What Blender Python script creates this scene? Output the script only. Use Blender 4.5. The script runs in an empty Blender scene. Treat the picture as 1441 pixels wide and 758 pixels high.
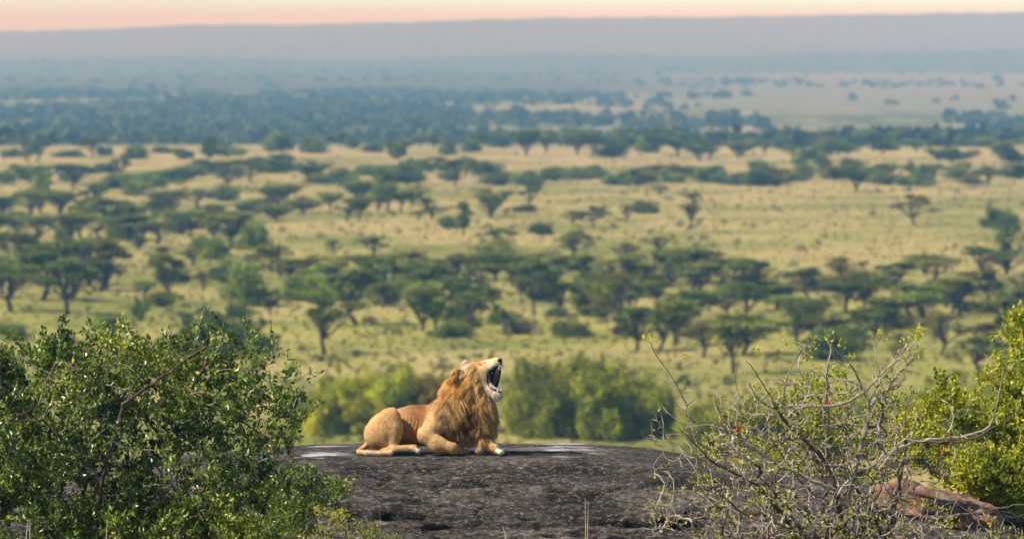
import bpy, math, random
import numpy as np
from mathutils import Vector

R = math.radians
# ---------------------------------------------------------------- camera, world, sun, exposure
SC = bpy.context.scene
COL = SC.collection
F_PX = 8235.0                      # focal length in pixels of the 1441 px wide photograph
PITCH = math.atan(319.0 / F_PX)    # the level line lies 319 px above the picture's middle
CAM_Z = 35.0                       # height of the lens above the plain
cam_data = bpy.data.cameras.new('camera')
cam = bpy.data.objects.new('camera', cam_data)
COL.objects.link(cam)
cam.location = (0, 0, CAM_Z)
cam.rotation_euler = (R(90) - PITCH, 0, 0)
cam_data.sensor_width = 36.0
cam_data.lens = 36.0 * F_PX / 1441.0
cam_data.clip_start = 1.0
cam_data.clip_end = 60000.0
cam_data.dof.use_dof = True
cam_data.dof.focus_distance = 75.5
cam_data.dof.aperture_fstop = 2.7
SC.camera = cam

SUN_ELEV, SUN_AZ = R(48), R(-111)   # azimuth measured from +Y (away from camera) towards +X
sun_dir = Vector((math.sin(SUN_AZ) * math.cos(SUN_ELEV), math.cos(SUN_AZ) * math.cos(SUN_ELEV), math.sin(SUN_ELEV)))
W = bpy.data.worlds.new('World')
SC.world = W
W.use_nodes = True
wn, wl = W.node_tree.nodes, W.node_tree.links
wn.clear()
w_out = wn.new('ShaderNodeOutputWorld')
w_sky = wn.new('ShaderNodeTexSky'); w_sky.sky_type = 'NISHITA'; w_sky.sun_disc = False
w_sky.sun_elevation = SUN_ELEV
w_sky.sun_rotation = SUN_AZ
w_sky.altitude = 1500; w_sky.dust_density = 1.5
w_bg = wn.new('ShaderNodeBackground'); w_bg.inputs['Strength'].default_value = 0.05
wl.new(w_sky.outputs[0], w_bg.inputs['Color'])
# the peach band of dusty light low over the horizon belongs to the sky itself
w_tc = wn.new('ShaderNodeTexCoord'); w_sep = wn.new('ShaderNodeSeparateXYZ')
wl.new(w_tc.outputs['Generated'], w_sep.inputs[0])
w_mr = wn.new('ShaderNodeMapRange'); w_mr.interpolation_type = 'SMOOTHSTEP'
wl.new(w_sep.outputs['Z'], w_mr.inputs['Value'])
w_mr.inputs['From Min'].default_value = 0.012; w_mr.inputs['From Max'].default_value = 0.06
w_mr.inputs['To Min'].default_value = 1.0; w_mr.inputs['To Max'].default_value = 0.0
w_band = wn.new('ShaderNodeBackground')
w_mx = wn.new('ShaderNodeMapRange'); w_mx.interpolation_type = 'SMOOTHSTEP'
wl.new(w_sep.outputs['X'], w_mx.inputs['Value'])
w_mx.inputs['From Min'].default_value = -0.09; w_mx.inputs['From Max'].default_value = 0.03
w_cr = wn.new('ShaderNodeMix'); w_cr.data_type = 'RGBA'
wl.new(w_mx.outputs[0], w_cr.inputs['Factor'])
w_cr.inputs['A'].default_value = (0.235, 0.515, 0.64, 1); w_cr.inputs['B'].default_value = (0.265, 0.69, 1.15, 1)
wl.new(w_cr.outputs['Result'], w_band.inputs['Color'])
w_band.inputs['Strength'].default_value = 2.75
w_mix = wn.new('ShaderNodeMixShader')
wl.new(w_mr.outputs[0], w_mix.inputs[0]); wl.new(w_bg.outputs[0], w_mix.inputs[1]); wl.new(w_band.outputs[0], w_mix.inputs[2])
wl.new(w_mix.outputs[0], w_out.inputs['Surface'])

sl = bpy.data.lights.new('sun', 'SUN'); sl.energy = 5.0; sl.angle = R(0.6); sl.color = (1.0, 0.93, 0.80)
sun = bpy.data.objects.new('sun', sl); COL.objects.link(sun)
sun.rotation_euler = (-sun_dir).to_track_quat('-Z', 'Y').to_euler()
sun.location = (0, 0, 200)

SC.view_settings.view_transform = 'Standard'
SC.view_settings.look = 'None'
SC.view_settings.exposure = 0.55
SC.view_settings.gamma = 1.0
SC.cycles.use_denoising = True
SC.cycles.max_bounces = 6
SC.cycles.diffuse_bounces = 3
SC.cycles.transparent_max_bounces = 8
SC.cycles.volume_bounces = 1
SC.render.use_persistent_data = False

# ---------------------------------------------------------------- helpers
def P(px, py, d):
    """world point seen at pixel (px, py) of the photograph at depth d along the lens axis"""
    u = (px - 720.5) / F_PX; v = (379.0 - py) / F_PX
    y = d * (math.cos(PITCH) + v * math.sin(PITCH))
    z = CAM_Z + d * (v * math.cos(PITCH) - math.sin(PITCH))
    return Vector((u * d, y, z))

_rs = np.random.RandomState(7)
_lat = _rs.rand(64, 64, 64).astype(np.float32)
def vnoise(p):
    """value noise, p (...,3) -> (-1,1)"""
    p = np.asarray(p, dtype=np.float64)
    i = np.floor(p).astype(int); f = p - i; f = f * f * (3 - 2 * f)
    i0 = i & 63; i1 = (i + 1) & 63
    x0, y0, z0 = i0[..., 0], i0[..., 1], i0[..., 2]; x1, y1, z1 = i1[..., 0], i1[..., 1], i1[..., 2]
    fx, fy, fz = f[..., 0], f[..., 1], f[..., 2]
    def L(a, b, t): return a + (b - a) * t
    c = L(L(L(_lat[x0, y0, z0], _lat[x1, y0, z0], fx), L(_lat[x0, y1, z0], _lat[x1, y1, z0], fx), fy),
          L(L(_lat[x0, y0, z1], _lat[x1, y0, z1], fx), L(_lat[x0, y1, z1], _lat[x1, y1, z1], fx), fy), fz)
    return c * 2 - 1
def fbm(p, n=4):
    p = np.asarray(p, dtype=np.float64); s = 0; a = 0.5
    for k in range(n):
        s = s + a * vnoise(p + 17.3 * k); p = p * 2.03; a *= 0.5
    return s

def link_obj(name, data, parent=None):
    o = bpy.data.objects.new(name, data); COL.objects.link(o)
    if parent is not None: o.parent = parent
    return o
def tag(o, label=None, cat=None, group=None, kind=None):
    if label: o['label'] = label
    if cat: o['category'] = cat
    if group: o['group'] = group
    if kind: o['kind'] = kind
    return o
def empty(name, loc):
    o = link_obj(name, None); o.location = loc; o.empty_display_size = 0.3
    return o
def mesh(name, V, faces, mat=None, smooth=False, attrs=None, mats=None, mat_index=None):
    """V (n,3); faces a list of (m,k) int arrays"""
    V = np.asarray(V, dtype=np.float32).reshape(-1, 3)
    me = bpy.data.meshes.new(name)
    me.vertices.add(len(V)); me.vertices.foreach_set('co', V.ravel())
    if not isinstance(faces, (list, tuple)): faces = [faces]
    faces = [np.asarray(f, dtype=np.int32) for f in faces if len(f)]
    loops = np.concatenate([f.ravel() for f in faces])
    tot = np.concatenate([np.full(len(f), f.shape[1], dtype=np.int32) for f in faces])
    start = np.concatenate([[0], np.cumsum(tot)[:-1]]).astype(np.int32)
    me.loops.add(len(loops)); me.loops.foreach_set('vertex_index', loops)
    me.polygons.add(len(tot)); me.polygons.foreach_set('loop_start', start)
    me.polygons.foreach_set('loop_total', tot)
    if mat_index is not None: me.polygons.foreach_set('material_index', np.asarray(mat_index, dtype=np.int32))
    me.polygons.foreach_set('use_smooth', np.full(len(tot), bool(smooth)))
    for m in (mats or ([mat] if mat else [])): me.materials.append(m)
    for k, a in (attrs or {}).items():
        a = np.asarray(a, dtype=np.float32)
        if a.ndim == 1:
            at = me.attributes.new(k, 'FLOAT', 'POINT'); at.data.foreach_set('value', a)
        else:
            if a.shape[1] == 3: a = np.concatenate([a, np.ones((len(a), 1), np.float32)], 1)
            at = me.attributes.new(k, 'FLOAT_COLOR', 'POINT'); at.data.foreach_set('color', a.ravel())
    me.update(calc_edges=True); me.validate()
    return me

class Soup:
    """collects vertices, faces and a per-vertex value; builds ONE mesh"""
    def __init__(s): s.v = []; s.f = {}; s.a = []; s.n = 0
    def add(s, V, F, a=0.5):
        V = np.asarray(V, dtype=np.float32).reshape(-1, 3); F = np.asarray(F, dtype=np.int32)
        if len(F) == 0: return
        s.v.append(V); s.f.setdefault(F.shape[1], []).append(F + s.n)
        s.a.append(np.broadcast_to(np.asarray(a, dtype=np.float32), (len(V),)).copy()); s.n += len(V)
    def tube(s, pts, rad, sides=6, a=0.5, cap=True):
        pts = np.asarray(pts, dtype=np.float64); n = len(pts)
        rad = np.broadcast_to(np.asarray(rad, dtype=np.float64), (n,))
        t = np.gradient(pts, axis=0); t /= (np.linalg.norm(t, axis=1, keepdims=True) + 1e-9)
        ref = np.array([0.31, 0.17, 0.93]) if abs(t[0, 2]) < 0.8 else np.array([0.93, 0.2, 0.1])
        e1 = np.cross(t, ref); e1 /= (np.linalg.norm(e1, axis=1, keepdims=True) + 1e-9); e2 = np.cross(t, e1)
        ang = np.arange(sides) * 2 * np.pi / sides
        ring = pts[:, None, :] + rad[:, None, None] * (np.cos(ang)[None, :, None] * e1[:, None, :] + np.sin(ang)[None, :, None] * e2[:, None, :])
        V = ring.reshape(-1, 3)
        i = np.arange(n - 1)[:, None] * sides; j = np.arange(sides)[None, :]; k = (j + 1) % sides
        F = np.stack([i + j, i + k, i + sides + k, i + sides + j], -1).reshape(-1, 4)
        s.add(V, F, a)
    def build(s, name, mat, parent=None, smooth=False):
        me = mesh(name, np.concatenate(s.v), [np.concatenate(x) for x in s.f.values()], mat, smooth, {'tint': np.concatenate(s.a)})
        return link_obj(name, me, parent)
    def data(s, name, mat, smooth=False):
        return mesh(name, np.concatenate(s.v), [np.concatenate(x) for x in s.f.values()], mat, smooth, {'tint': np.concatenate(s.a)})

def leaf_cards(pos, direc, length, width, rng, fold=0.25):
    """pointed oval leaves as six-vertex folded blades; pos,direc (n,3); length,width (n,)"""
    n = len(pos)
    d = direc / (np.linalg.norm(direc, axis=1, keepdims=True) + 1e-9)
    r = rng.normal(size=(n, 3)); s_ = np.cross(d, r); s_ /= (np.linalg.norm(s_, axis=1, keepdims=True) + 1e-9)
    nn = np.cross(d, s_)
    L = length[:, None]; Wd = width[:, None]
    v0 = pos; v1 = pos + d * L * .35 + s_ * Wd * .5 + nn * Wd * fold; v2 = pos + d * L * .72 + s_ * Wd * .40 + nn * Wd * fold
    v3 = pos + d * L; v4 = pos + d * L * .72 - s_ * Wd * .40 + nn * Wd * fold; v5 = pos + d * L * .35 - s_ * Wd * .5 + nn * Wd * fold
    V = np.stack([v0, v1, v2, v3, v4, v5], 1).reshape(-1, 3)
    b = np.arange(n)[:, None] * 6
    F = np.concatenate([b + np.array([[0, 1, 2, 3]]), b + np.array([[0, 3, 4, 5]])])
    return V, F

def quad_cards(pos, size, rng, flat=0.0):
    """small leaf-clump quads with random facing; flat>0 pulls them towards level"""
    n = len(pos)
    nn = rng.normal(size=(n, 3)); nn[:, 2] = np.abs(nn[:, 2]) + flat * 1.5; nn /= np.linalg.norm(nn, axis=1, keepdims=True)
    r = rng.normal(size=(n, 3)); a = np.cross(nn, r); a /= (np.linalg.norm(a, axis=1, keepdims=True) + 1e-9); b = np.cross(nn, a)
    s_ = size[:, None]; e = rng.uniform(.55, 1.0, (n, 1))
    V = np.stack([pos - a * s_, pos - b * s_ * e, pos + a * s_, pos + b * s_ * e], 1).reshape(-1, 3)
    F = (np.arange(n)[:, None] * 4 + np.arange(4)[None, :])
    return V, F

# ---------------------------------------------------------------- materials
def new_mat(name):
    m = bpy.data.materials.new(name); m.use_nodes = True
    nt = m.node_tree; nt.nodes.clear()
    out = nt.nodes.new('ShaderNodeOutputMaterial')
    b = nt.nodes.new('ShaderNodeBsdfPrincipled'); nt.links.new(b.outputs[0], out.inputs['Surface'])
    return m, nt, b, out
def N(nt, t, **kw):
    n = nt.nodes.new('ShaderNode' + t)
    for k, v in kw.items(): setattr(n, k, v)
    return n
def noise(nt, vec, scale, detail=4, rough=0.55, dist=0.0):
    n = N(nt, 'TexNoise'); n.inputs['Scale'].default_value = scale; n.inputs['Detail'].default_value = detail
    n.inputs['Roughness'].default_value = rough; n.inputs['Distortion'].default_value = dist
    if vec is not None: nt.links.new(vec, n.inputs['Vector'])
    return n.outputs[0]
def ramp(nt, fac, stops, interp='LINEAR'):
    n = N(nt, 'ValToRGB'); cr = n.color_ramp; cr.interpolation = interp
    while len(cr.elements) < len(stops): cr.elements.new(0.5)
    for e, (p, c) in zip(cr.elements, stops): e.position = p; e.color = (c[0], c[1], c[2], 1) if len(c) == 3 else c
    nt.links.new(fac, n.inputs[0]); return n.outputs[0]
def mixc(nt, fac, a, b, mode='MIX'):
    n = N(nt, 'Mix', data_type='RGBA', blend_type=mode)
    for s, v in (('Factor', fac), ('A', a), ('B', b)):
        sock = n.inputs[s] if s != 'Factor' else n.inputs[0]
        if s == 'A': sock = n.inputs[6]
        if s == 'B': sock = n.inputs[7]
        if hasattr(v, 'links'): nt.links.new(v, sock)
        elif isinstance(v, (int, float)): sock.default_value = v
        else: sock.default_value = (v[0], v[1], v[2], 1)
    return n.outputs[2]
def mapped(nt, src, scale):
    m = N(nt, 'Mapping'); m.inputs['Scale'].default_value = scale; nt.links.new(src, m.inputs['Vector']); return m.outputs[0]
def g3(v): return (v, v, v)

def leaf_material(name, dark, light, use_obj=True, transl=0.35, rough=0.5, spec=0.3, extra=None):
    m, nt, b, out = new_mat(name)
    at = N(nt, 'Attribute'); at.attribute_name = 'tint'
    c = ramp(nt, at.outputs['Fac'], [(0.0, dark), (1.0, light)] if extra is None else [(0.0, dark), (extra[0], light), (1.0, extra[1])])
    if use_obj:
        oi = N(nt, 'ObjectInfo'); c = mixc(nt, 1.0, c, oi.outputs['Color'], 'MULTIPLY')
    nt.links.new(c, b.inputs['Base Color'])
    b.inputs['Roughness'].default_value = rough; b.inputs['Specular IOR Level'].default_value = spec
    tr = N(nt, 'BsdfTranslucent'); nt.links.new(c, tr.inputs['Color'])
    mx = N(nt, 'MixShader'); mx.inputs[0].default_value = transl
    nt.links.new(b.outputs[0], mx.inputs[1]); nt.links.new(tr.outputs[0], mx.inputs[2]); nt.links.new(mx.outputs[0], out.inputs['Surface'])
    return m
def bark_material(name, c0, c1, scale=6.0):
    m, nt, b, out = new_mat(name)
    tc = N(nt, 'TexCoord'); at = N(nt, 'Attribute'); at.attribute_name = 'tint'
    n = noise(nt, tc.outputs['Object'], scale, 5)
    mth = N(nt, 'Math', operation='ADD'); nt.links.new(n, mth.inputs[0])
    m2 = N(nt, 'Math', operation='MULTIPLY_ADD'); nt.links.new(at.outputs['Fac'], m2.inputs[0]); m2.inputs[1].default_value = 0.9; m2.inputs[2].default_value = -0.45
    nt.links.new(m2.outputs[0], mth.inputs[1])
    c = ramp(nt, mth.outputs[0], [(0.25, c0), (0.75, c1)])
    nt.links.new(c, b.inputs['Base Color']); b.inputs['Roughness'].default_value = 0.85; b.inputs['Specular IOR Level'].default_value = 0.15
    return m
# ---------------------------------------------------------------- terrain
KY = [-400, -60, -10, 0, 20, 45, 70, 84, 95, 140, 200, 300, 400, 1900, 2300, 2700, 3200, 12000, 13500, 14500, 16000, 20000, 21000, 30000]
KZ = [10, 30, 32.8, 33.2, 31, 28, 27.3, 26.9, 25.6, 19.5, 12, 3, 0, 0, -5, -14, -18, -20, 2, -2, 10, 100, 80, 40]
def crest(x):
    px = 720.5 + x / 20000.0 * F_PX
    base = np.interp(px, [-1500, -300, 0, 180, 255, 400, 560, 640, 760, 1000, 1180, 1441, 1800, 3000], [50, 46, 47, 42, 37, 37, 34, 31, 27, 26, 23, 19, 17, 30])
    return CAM_Z + (60 - base) * 20000 / F_PX + 2.0 * vnoise(np.stack([x / 60.0, x * 0, x * 0], -1)) + 1.2 * vnoise(np.stack([x / 17.0, x * 0 + 5, x * 0], -1))
def crest2(x):
    px = 720.5 + x / 13500.0 * F_PX
    base = np.interp(px, [-1500, 0, 250, 500, 640, 760, 1000, 1230, 1441, 3000], [90, 86, 80, 85, 80, 74, 78, 73, 69, 80])
    return CAM_Z + (60 - base) * 13500 / F_PX + 1.0 * vnoise(np.stack([x / 80.0, x * 0, x * 0 + 3], -1))
def height(x, y):
    x = np.asarray(x, dtype=np.float64); y = np.asarray(y, dtype=np.float64)
    z = np.interp(y, KY, KZ)
    side = np.clip((np.abs(x) - 14) / 60.0, 0, 1)
    near = np.clip(1 - (y - 60) / 200.0, 0, 1)
    z = z - near * side * 9.0 * (y > -400)
    z = z + np.where(y > 350, 0.9, 0.25) * np.clip(y / 300.0, 0, 1) * fbm(np.stack([x / 90.0, y / 160.0, x * 0], -1), 3)
    # far rises: rebuilt so that their crests carry the right silhouette
    c2 = crest2(x); w2 = np.clip((y - 11000) / 2500.0, 0, 1) * np.clip((14500 - y) / 1000.0, 0, 1)
    z = np.where((y > 11000) & (y < 14500), -20 + (c2 + 20) * (w2 * w2 * (3 - 2 * w2)), z)
    c1 = crest(x); w1 = np.clip((y - 14500) / 5500.0, 0, 1); w1 = w1 ** 1.25
    z = np.where((y >= 14500) & (y <= 20000), -18 + (c1 + 18) * w1, z)
    z = np.where(y > 20000, c1 - (y - 20000) * 0.006, z)
    return z

ys = np.concatenate([np.linspace(-120, 60, 30), np.linspace(64, 130, 40), np.linspace(135, 400, 60), np.linspace(408, 2000, 240),
                     np.geomspace(2015, 11000, 150), np.linspace(11060, 14500, 60), np.linspace(14560, 20000, 90), np.linspace(20100, 24000, 10)])
us = np.linspace(-1, 1, 221)
Yg, Ug = np.meshgrid(ys, us, indexing='ij')
Xg = Ug * (45 + np.maximum(Yg, 0) * 0.17)
Zg = height(Xg, Yg)
nr, nc = Yg.shape
ii = (np.arange(nr - 1)[:, None] * nc + np.arange(nc - 1)[None, :]).ravel()
GF = np.stack([ii, ii + 1, ii + nc + 1, ii + nc], -1)

m, nt, b, out = new_mat('savanna_ground')
tc = N(nt, 'TexCoord'); pos = tc.outputs['Object']
sepn = N(nt, 'SeparateXYZ'); nt.links.new(pos, sepn.inputs[0])
n_big = noise(nt, mapped(nt, pos, (0.011, 0.006, 0.01)), 1.0, 5, 0.6)
n_mid = noise(nt, mapped(nt, pos, (0.09, 0.035, 0.1)), 1.0, 6, 0.65, 0.5)
n_fine = noise(nt, mapped(nt, pos, (1.0, 0.45, 1.0)), 1.0, 5, 0.7)
green = (0.145, 0.168, 0.030); straw = (0.345, 0.305, 0.078); tan = (0.44, 0.32, 0.165)
c = ramp(nt, n_mid, [(0.34, green), (0.47, (0.265, 0.262, 0.056)), (0.62, straw)])
# open ground gets drier and paler with distance
mr = N(nt, 'MapRange'); nt.links.new(sepn.outputs['Y'], mr.inputs['Value']); mr.inputs['From Min'].default_value = 800; mr.inputs['From Max'].default_value = 1700
far_dry = ramp(nt, n_mid, [(0.30, (0.24, 0.24, 0.085)), (0.48, (0.37, 0.285, 0.15)), (0.7, tan)])
c = mixc(nt, mr.outputs[0], c, far_dry)
# greener near the foot of the rock
mr2 = N(nt, 'MapRange'); nt.links.new(sepn.outputs['Y'], mr2.inputs['Value']); mr2.inputs['From Min'].default_value = 500; mr2.inputs['From Max'].default_value = 680
mr2.inputs['To Min'].default_value = 0.75; mr2.inputs['To Max'].default_value = 0.0
c = mixc(nt, mr2.outputs[0], c, ramp(nt, n_mid, [(0.35, (0.085, 0.115, 0.016)), (0.65, (0.25, 0.26, 0.045))]))
# bare straw and darker herb patches
f1 = ramp(nt, n_big, [(0.47, g3(0)), (0.58, g3(0.8))])
c = mixc(nt, f1, c, (0.40, 0.32, 0.13))
f2 = ramp(nt, noise(nt, mapped(nt, pos, (0.02, 0.012, 0.02)), 1.3, 4), [(0.49, g3(0)), (0.58, g3(0.7))])
c = mixc(nt, f2, c, (0.16, 0.18, 0.035))
c = mixc(nt, 1.0, c, ramp(nt, n_fine, [(0.25, g3(0.62)), (0.75, g3(1.30))]), 'MULTIPLY')
# distant basin and rises: bush country with paler clearings
n_far = noise(nt, mapped(nt, pos, (0.0042, 0.0016, 0.003)), 1.0, 6, 0.62)
n_far2 = noise(nt, mapped(nt, pos, (0.030, 0.009, 0.03)), 1.0, 5, 0.7)
cf = ramp(nt, n_far2, [(0.40, (0.045, 0.060, 0.022)), (0.52, (0.14, 0.15, 0.065)), (0.66, (0.34, 0.33, 0.19))])
cf = mixc(nt, ramp(nt, n_far, [(0.50, g3(0)), (0.62, g3(0.8))]), cf, (0.30, 0.27, 0.16))
mr3 = N(nt, 'MapRange'); nt.links.new(sepn.outputs['Y'], mr3.inputs['Value']); mr3.inputs['From Min'].default_value = 2000; mr3.inputs['From Max'].default_value = 2400
mr5 = N(nt, 'MapRange'); nt.links.new(sepn.outputs['Y'], mr5.inputs['Value']); mr5.inputs['From Min'].default_value = 5900; mr5.inputs['From Max'].default_value = 6600
cf = mixc(nt, mr5.outputs[0], cf, ramp(nt, n_far2, [(0.40, (0.035, 0.042, 0.028)), (0.66, (0.12, 0.115, 0.075))]))
mr6 = N(nt, 'MapRange'); nt.links.new(sepn.outputs['Y'], mr6.inputs['Value']); mr6.inputs['From Min'].default_value = 14600; mr6.inputs['From Max'].default_value = 15200
cf = mixc(nt, mr6.outputs[0], cf, ramp(nt, n_far2, [(0.40, (0.085, 0.070, 0.05)), (0.66, (0.15, 0.12, 0.085))]))
c = mixc(nt, mr3.outputs[0], c, cf)
# a pale open flat far off to the right: x/y beyond 0.03, 4.3 to 10 km away
dv = N(nt, 'Math', operation='DIVIDE'); nt.links.new(sepn.outputs['X'], dv.inputs[0]); nt.links.new(sepn.outputs['Y'], dv.inputs[1])
a1 = N(nt, 'MapRange', interpolation_type='SMOOTHSTEP'); nt.links.new(dv.outputs[0], a1.inputs['Value']); a1.inputs['From Min'].default_value = 0.0; a1.inputs['From Max'].default_value = 0.055
a2 = N(nt, 'MapRange', interpolation_type='SMOOTHSTEP'); nt.links.new(sepn.outputs['Y'], a2.inputs['Value']); a2.inputs['From Min'].default_value = 4000; a2.inputs['From Max'].default_value = 4900
a3 = N(nt, 'MapRange', interpolation_type='SMOOTHSTEP'); nt.links.new(sepn.outputs['Y'], a3.inputs['Value']); a3.inputs['From Min'].default_value = 9500; a3.inputs['From Max'].default_value = 11500
a3.inputs['To Min'].default_value = 1; a3.inputs['To Max'].default_value = 0
q = N(nt, 'Math', operation='MULTIPLY'); nt.links.new(a1.outputs[0], q.inputs[0]); nt.links.new(a2.outputs[0], q.inputs[1])
q2 = N(nt, 'Math', operation='MULTIPLY'); nt.links.new(q.outputs[0], q2.inputs[0]); nt.links.new(a3.outputs[0], q2.inputs[1])
c = mixc(nt, q2.outputs[0], c, ramp(nt, n_far2, [(0.36, (0.14, 0.145, 0.095)), (0.58, (0.205, 0.205, 0.14))]))
# rocky soil on the kopje
mr4 = N(nt, 'MapRange'); nt.links.new(sepn.outputs['Y'], mr4.inputs['Value']); mr4.inputs['From Min'].default_value = 100; mr4.inputs['From Max'].default_value = 250
mr4.inputs['To Min'].default_value = 1; mr4.inputs['To Max'].default_value = 0
c = mixc(nt, mr4.outputs[0], c, ramp(nt, n_fine, [(0.3, (0.06, 0.055, 0.03)), (0.7, (0.17, 0.14, 0.075))]))
nt.links.new(c, b.inputs['Base Color'])
b.inputs['Roughness'].default_value = 0.95; b.inputs['Specular IOR Level'].default_value = 0.1
bp = N(nt, 'Bump'); bp.inputs['Strength'].default_value = 0.7; bp.inputs['Distance'].default_value = 0.5
nt.links.new(n_fine, bp.inputs['Height']); nt.links.new(bp.outputs[0], b.inputs['Normal'])
M_GROUND = m
g = link_obj('ground', mesh('ground', np.stack([Xg, Yg, Zg], -1).reshape(-1, 3), [GF], m, True)); tag(g, kind='structure')

# ---------------------------------------------------------------- haze: one closed box of even dusty air
def box_mesh(x0, x1, y0, y1, z0, z1):
    V = [(x, y, z) for x in (x0, x1) for y in (y0, y1) for z in (z0, z1)]
    F = [[0, 1, 3, 2], [4, 6, 7, 5], [0, 4, 5, 1], [2, 3, 7, 6], [0, 2, 6, 4], [1, 5, 7, 3]]
    return V, [F]
hm = bpy.data.materials.new('haze'); hm.use_nodes = True; hm.node_tree.nodes.clear()
ho = hm.node_tree.nodes.new('ShaderNodeOutputMaterial'); hv = hm.node_tree.nodes.new('ShaderNodeVolumePrincipled')
hm.node_tree.links.new(hv.outputs[0], ho.inputs['Volume'])
hv.inputs['Density'].default_value = 4.0e-4
hv.inputs['Color'].default_value = (0.074, 0.168, 0.290, 1)
hv.inputs['Absorption Color'].default_value = (1, 0.76, 0.57, 1)
hv.inputs['Anisotropy'].default_value = 0.0
hV, hF = box_mesh(-4400, 4400, -140, 24500, -30, 150)
haze = link_obj('haze', mesh('haze', hV, hF, hm)); tag(haze, kind='stuff')
# ---------------------------------------------------------------- the rock outcrop
def rock_top_z(x):
    """height of the flat crown of the outcrop along x (metres at 78 m)"""
    px = 720.5 + x * 105.6
    py = np.interp(px, [-400, 0, 200, 340, 430, 540, 700, 820, 880, 927, 970, 1010, 1090, 1180, 1300, 1441, 1700, 2100],
                       [700, 664, 646, 636, 629, 626.5, 626, 627.5, 630, 635, 641, 649, 661, 673, 694, 716, 760, 830])
    d = 79.8
    py = py + 1.6 * fbm(np.stack([np.asarray(x) * 1.7, np.asarray(x) * 0 + 2, np.asarray(x) * 0], -1), 4)
    return CAM_Z + d * ((379.0 - py) / F_PX * math.cos(PITCH) - math.sin(PITCH))
rx = np.arange(-9.5, 11.5, 0.024)
# profile parameter s: from the hidden back foot, over the crown, down the face towards the camera
S = np.concatenate([np.linspace(-1, 0, 70), np.linspace(0, 1, 90)[1:], np.linspace(1, 2, 230)[1:], np.linspace(2, 2.5, 30)[1:]])
SX, SS = np.meshgrid(rx, S, indexing='ij')
top = rock_top_z(SX)
yb, yf = 80.0, 77.3
warp = 0.35 * fbm(np.stack([SX * 0.35, SX * 0 + 3, SX * 0], -1), 3)
th = np.clip(SS - 1, 0, 1) * np.pi / 2
ph = np.clip(-SS, 0, 1) * np.pi / 2
Y = np.where(SS < 0, yb + 5.0 * np.sin(ph), np.where(SS < 1, yb + (yf - yb) * SS, yf - 3.3 * np.sin(th) + warp * np.sin(th)))
Z = np.where(SS < 0, top - 4.5 * (1 - np.cos(ph)), np.where(SS < 1, top + 0.02 * np.sin(SS * 3.1), top - 2.6 * (1 - np.cos(th))))
Y = np.where(SS > 2, Y, Y); Z = np.where(SS > 2, Z - (SS - 2) * 3.0, Z)
# strata: long, nearly level ledges and cracks
q = np.stack([SX * 0.28 + 0.3 * Z, Y * 0.9, Z * 2.6], -1)
led = fbm(q, 5)
rid = 1 - np.abs(fbm(np.stack([SX * 0.55, Y * 0.8 + 9, Z * 4.2 + 0.5 * led], -1), 4)) * 4
crack = np.clip(rid - 0.72, 0, 1)
fine = fbm(np.stack([SX * 2.6, Y * 3.0, Z * 8.0], -1), 4)
fine2 = fbm(np.stack([SX * 5.5, Y * 6.0, Z * 17.0], -1), 3)
step = np.abs(((Z * 2.1 + 0.9 * led + 0.12 * SX) % 1.0) - 0.5) * 2
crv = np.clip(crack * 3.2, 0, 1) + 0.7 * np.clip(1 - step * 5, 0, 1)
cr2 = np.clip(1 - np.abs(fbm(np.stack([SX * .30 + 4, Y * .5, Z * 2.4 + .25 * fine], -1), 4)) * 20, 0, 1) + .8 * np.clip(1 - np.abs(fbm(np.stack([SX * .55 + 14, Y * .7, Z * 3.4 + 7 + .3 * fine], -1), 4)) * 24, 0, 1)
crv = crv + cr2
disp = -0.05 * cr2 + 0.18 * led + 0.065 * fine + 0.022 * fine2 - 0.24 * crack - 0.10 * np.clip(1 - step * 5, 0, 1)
facew = np.clip(SS - 0.85, 0, 0.4) / 0.4
flat = np.where((SS >= -0.1) & (SS <= 1.0), 0.16, np.clip(.16 + (SS - 1) * 4, .16, 1))
lion_zone = np.clip(1 - np.abs(SX + 1.05) / 1.6, 0, 1) * np.clip((SS < 1.0) * (SS > 0), 0, 1)
flat = flat * (1 - 0.8 * np.clip(lion_zone * 2, 0, 1))
nY = -np.sin(th) * (SS > 1) + np.sin(ph) * (SS < 0); nZ = np.where(SS > 1, np.cos(th), np.where(SS < 0, np.cos(ph), 1))
Y = Y + nY * disp * flat; Z = Z + nZ * disp * flat
nr_, nc_ = SX.shape
ii = (np.arange(nr_ - 1)[:, None] * nc_ + np.arange(nc_ - 1)[None, :]).ravel()
RF = np.stack([ii, ii + nc_, ii + nc_ + 1, ii + 1], -1)
RV = np.stack([SX, Y, Z], -1).reshape(-1, 3)
def rock_z(x, y):
    i = int(np.clip((x - rx[0]) / 0.024, 0, nr_ - 1)); j = int(np.argmin(np.abs(Y[i] - y) + (SS[i] < 0) * 0)); return float(Z[i, j])

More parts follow.
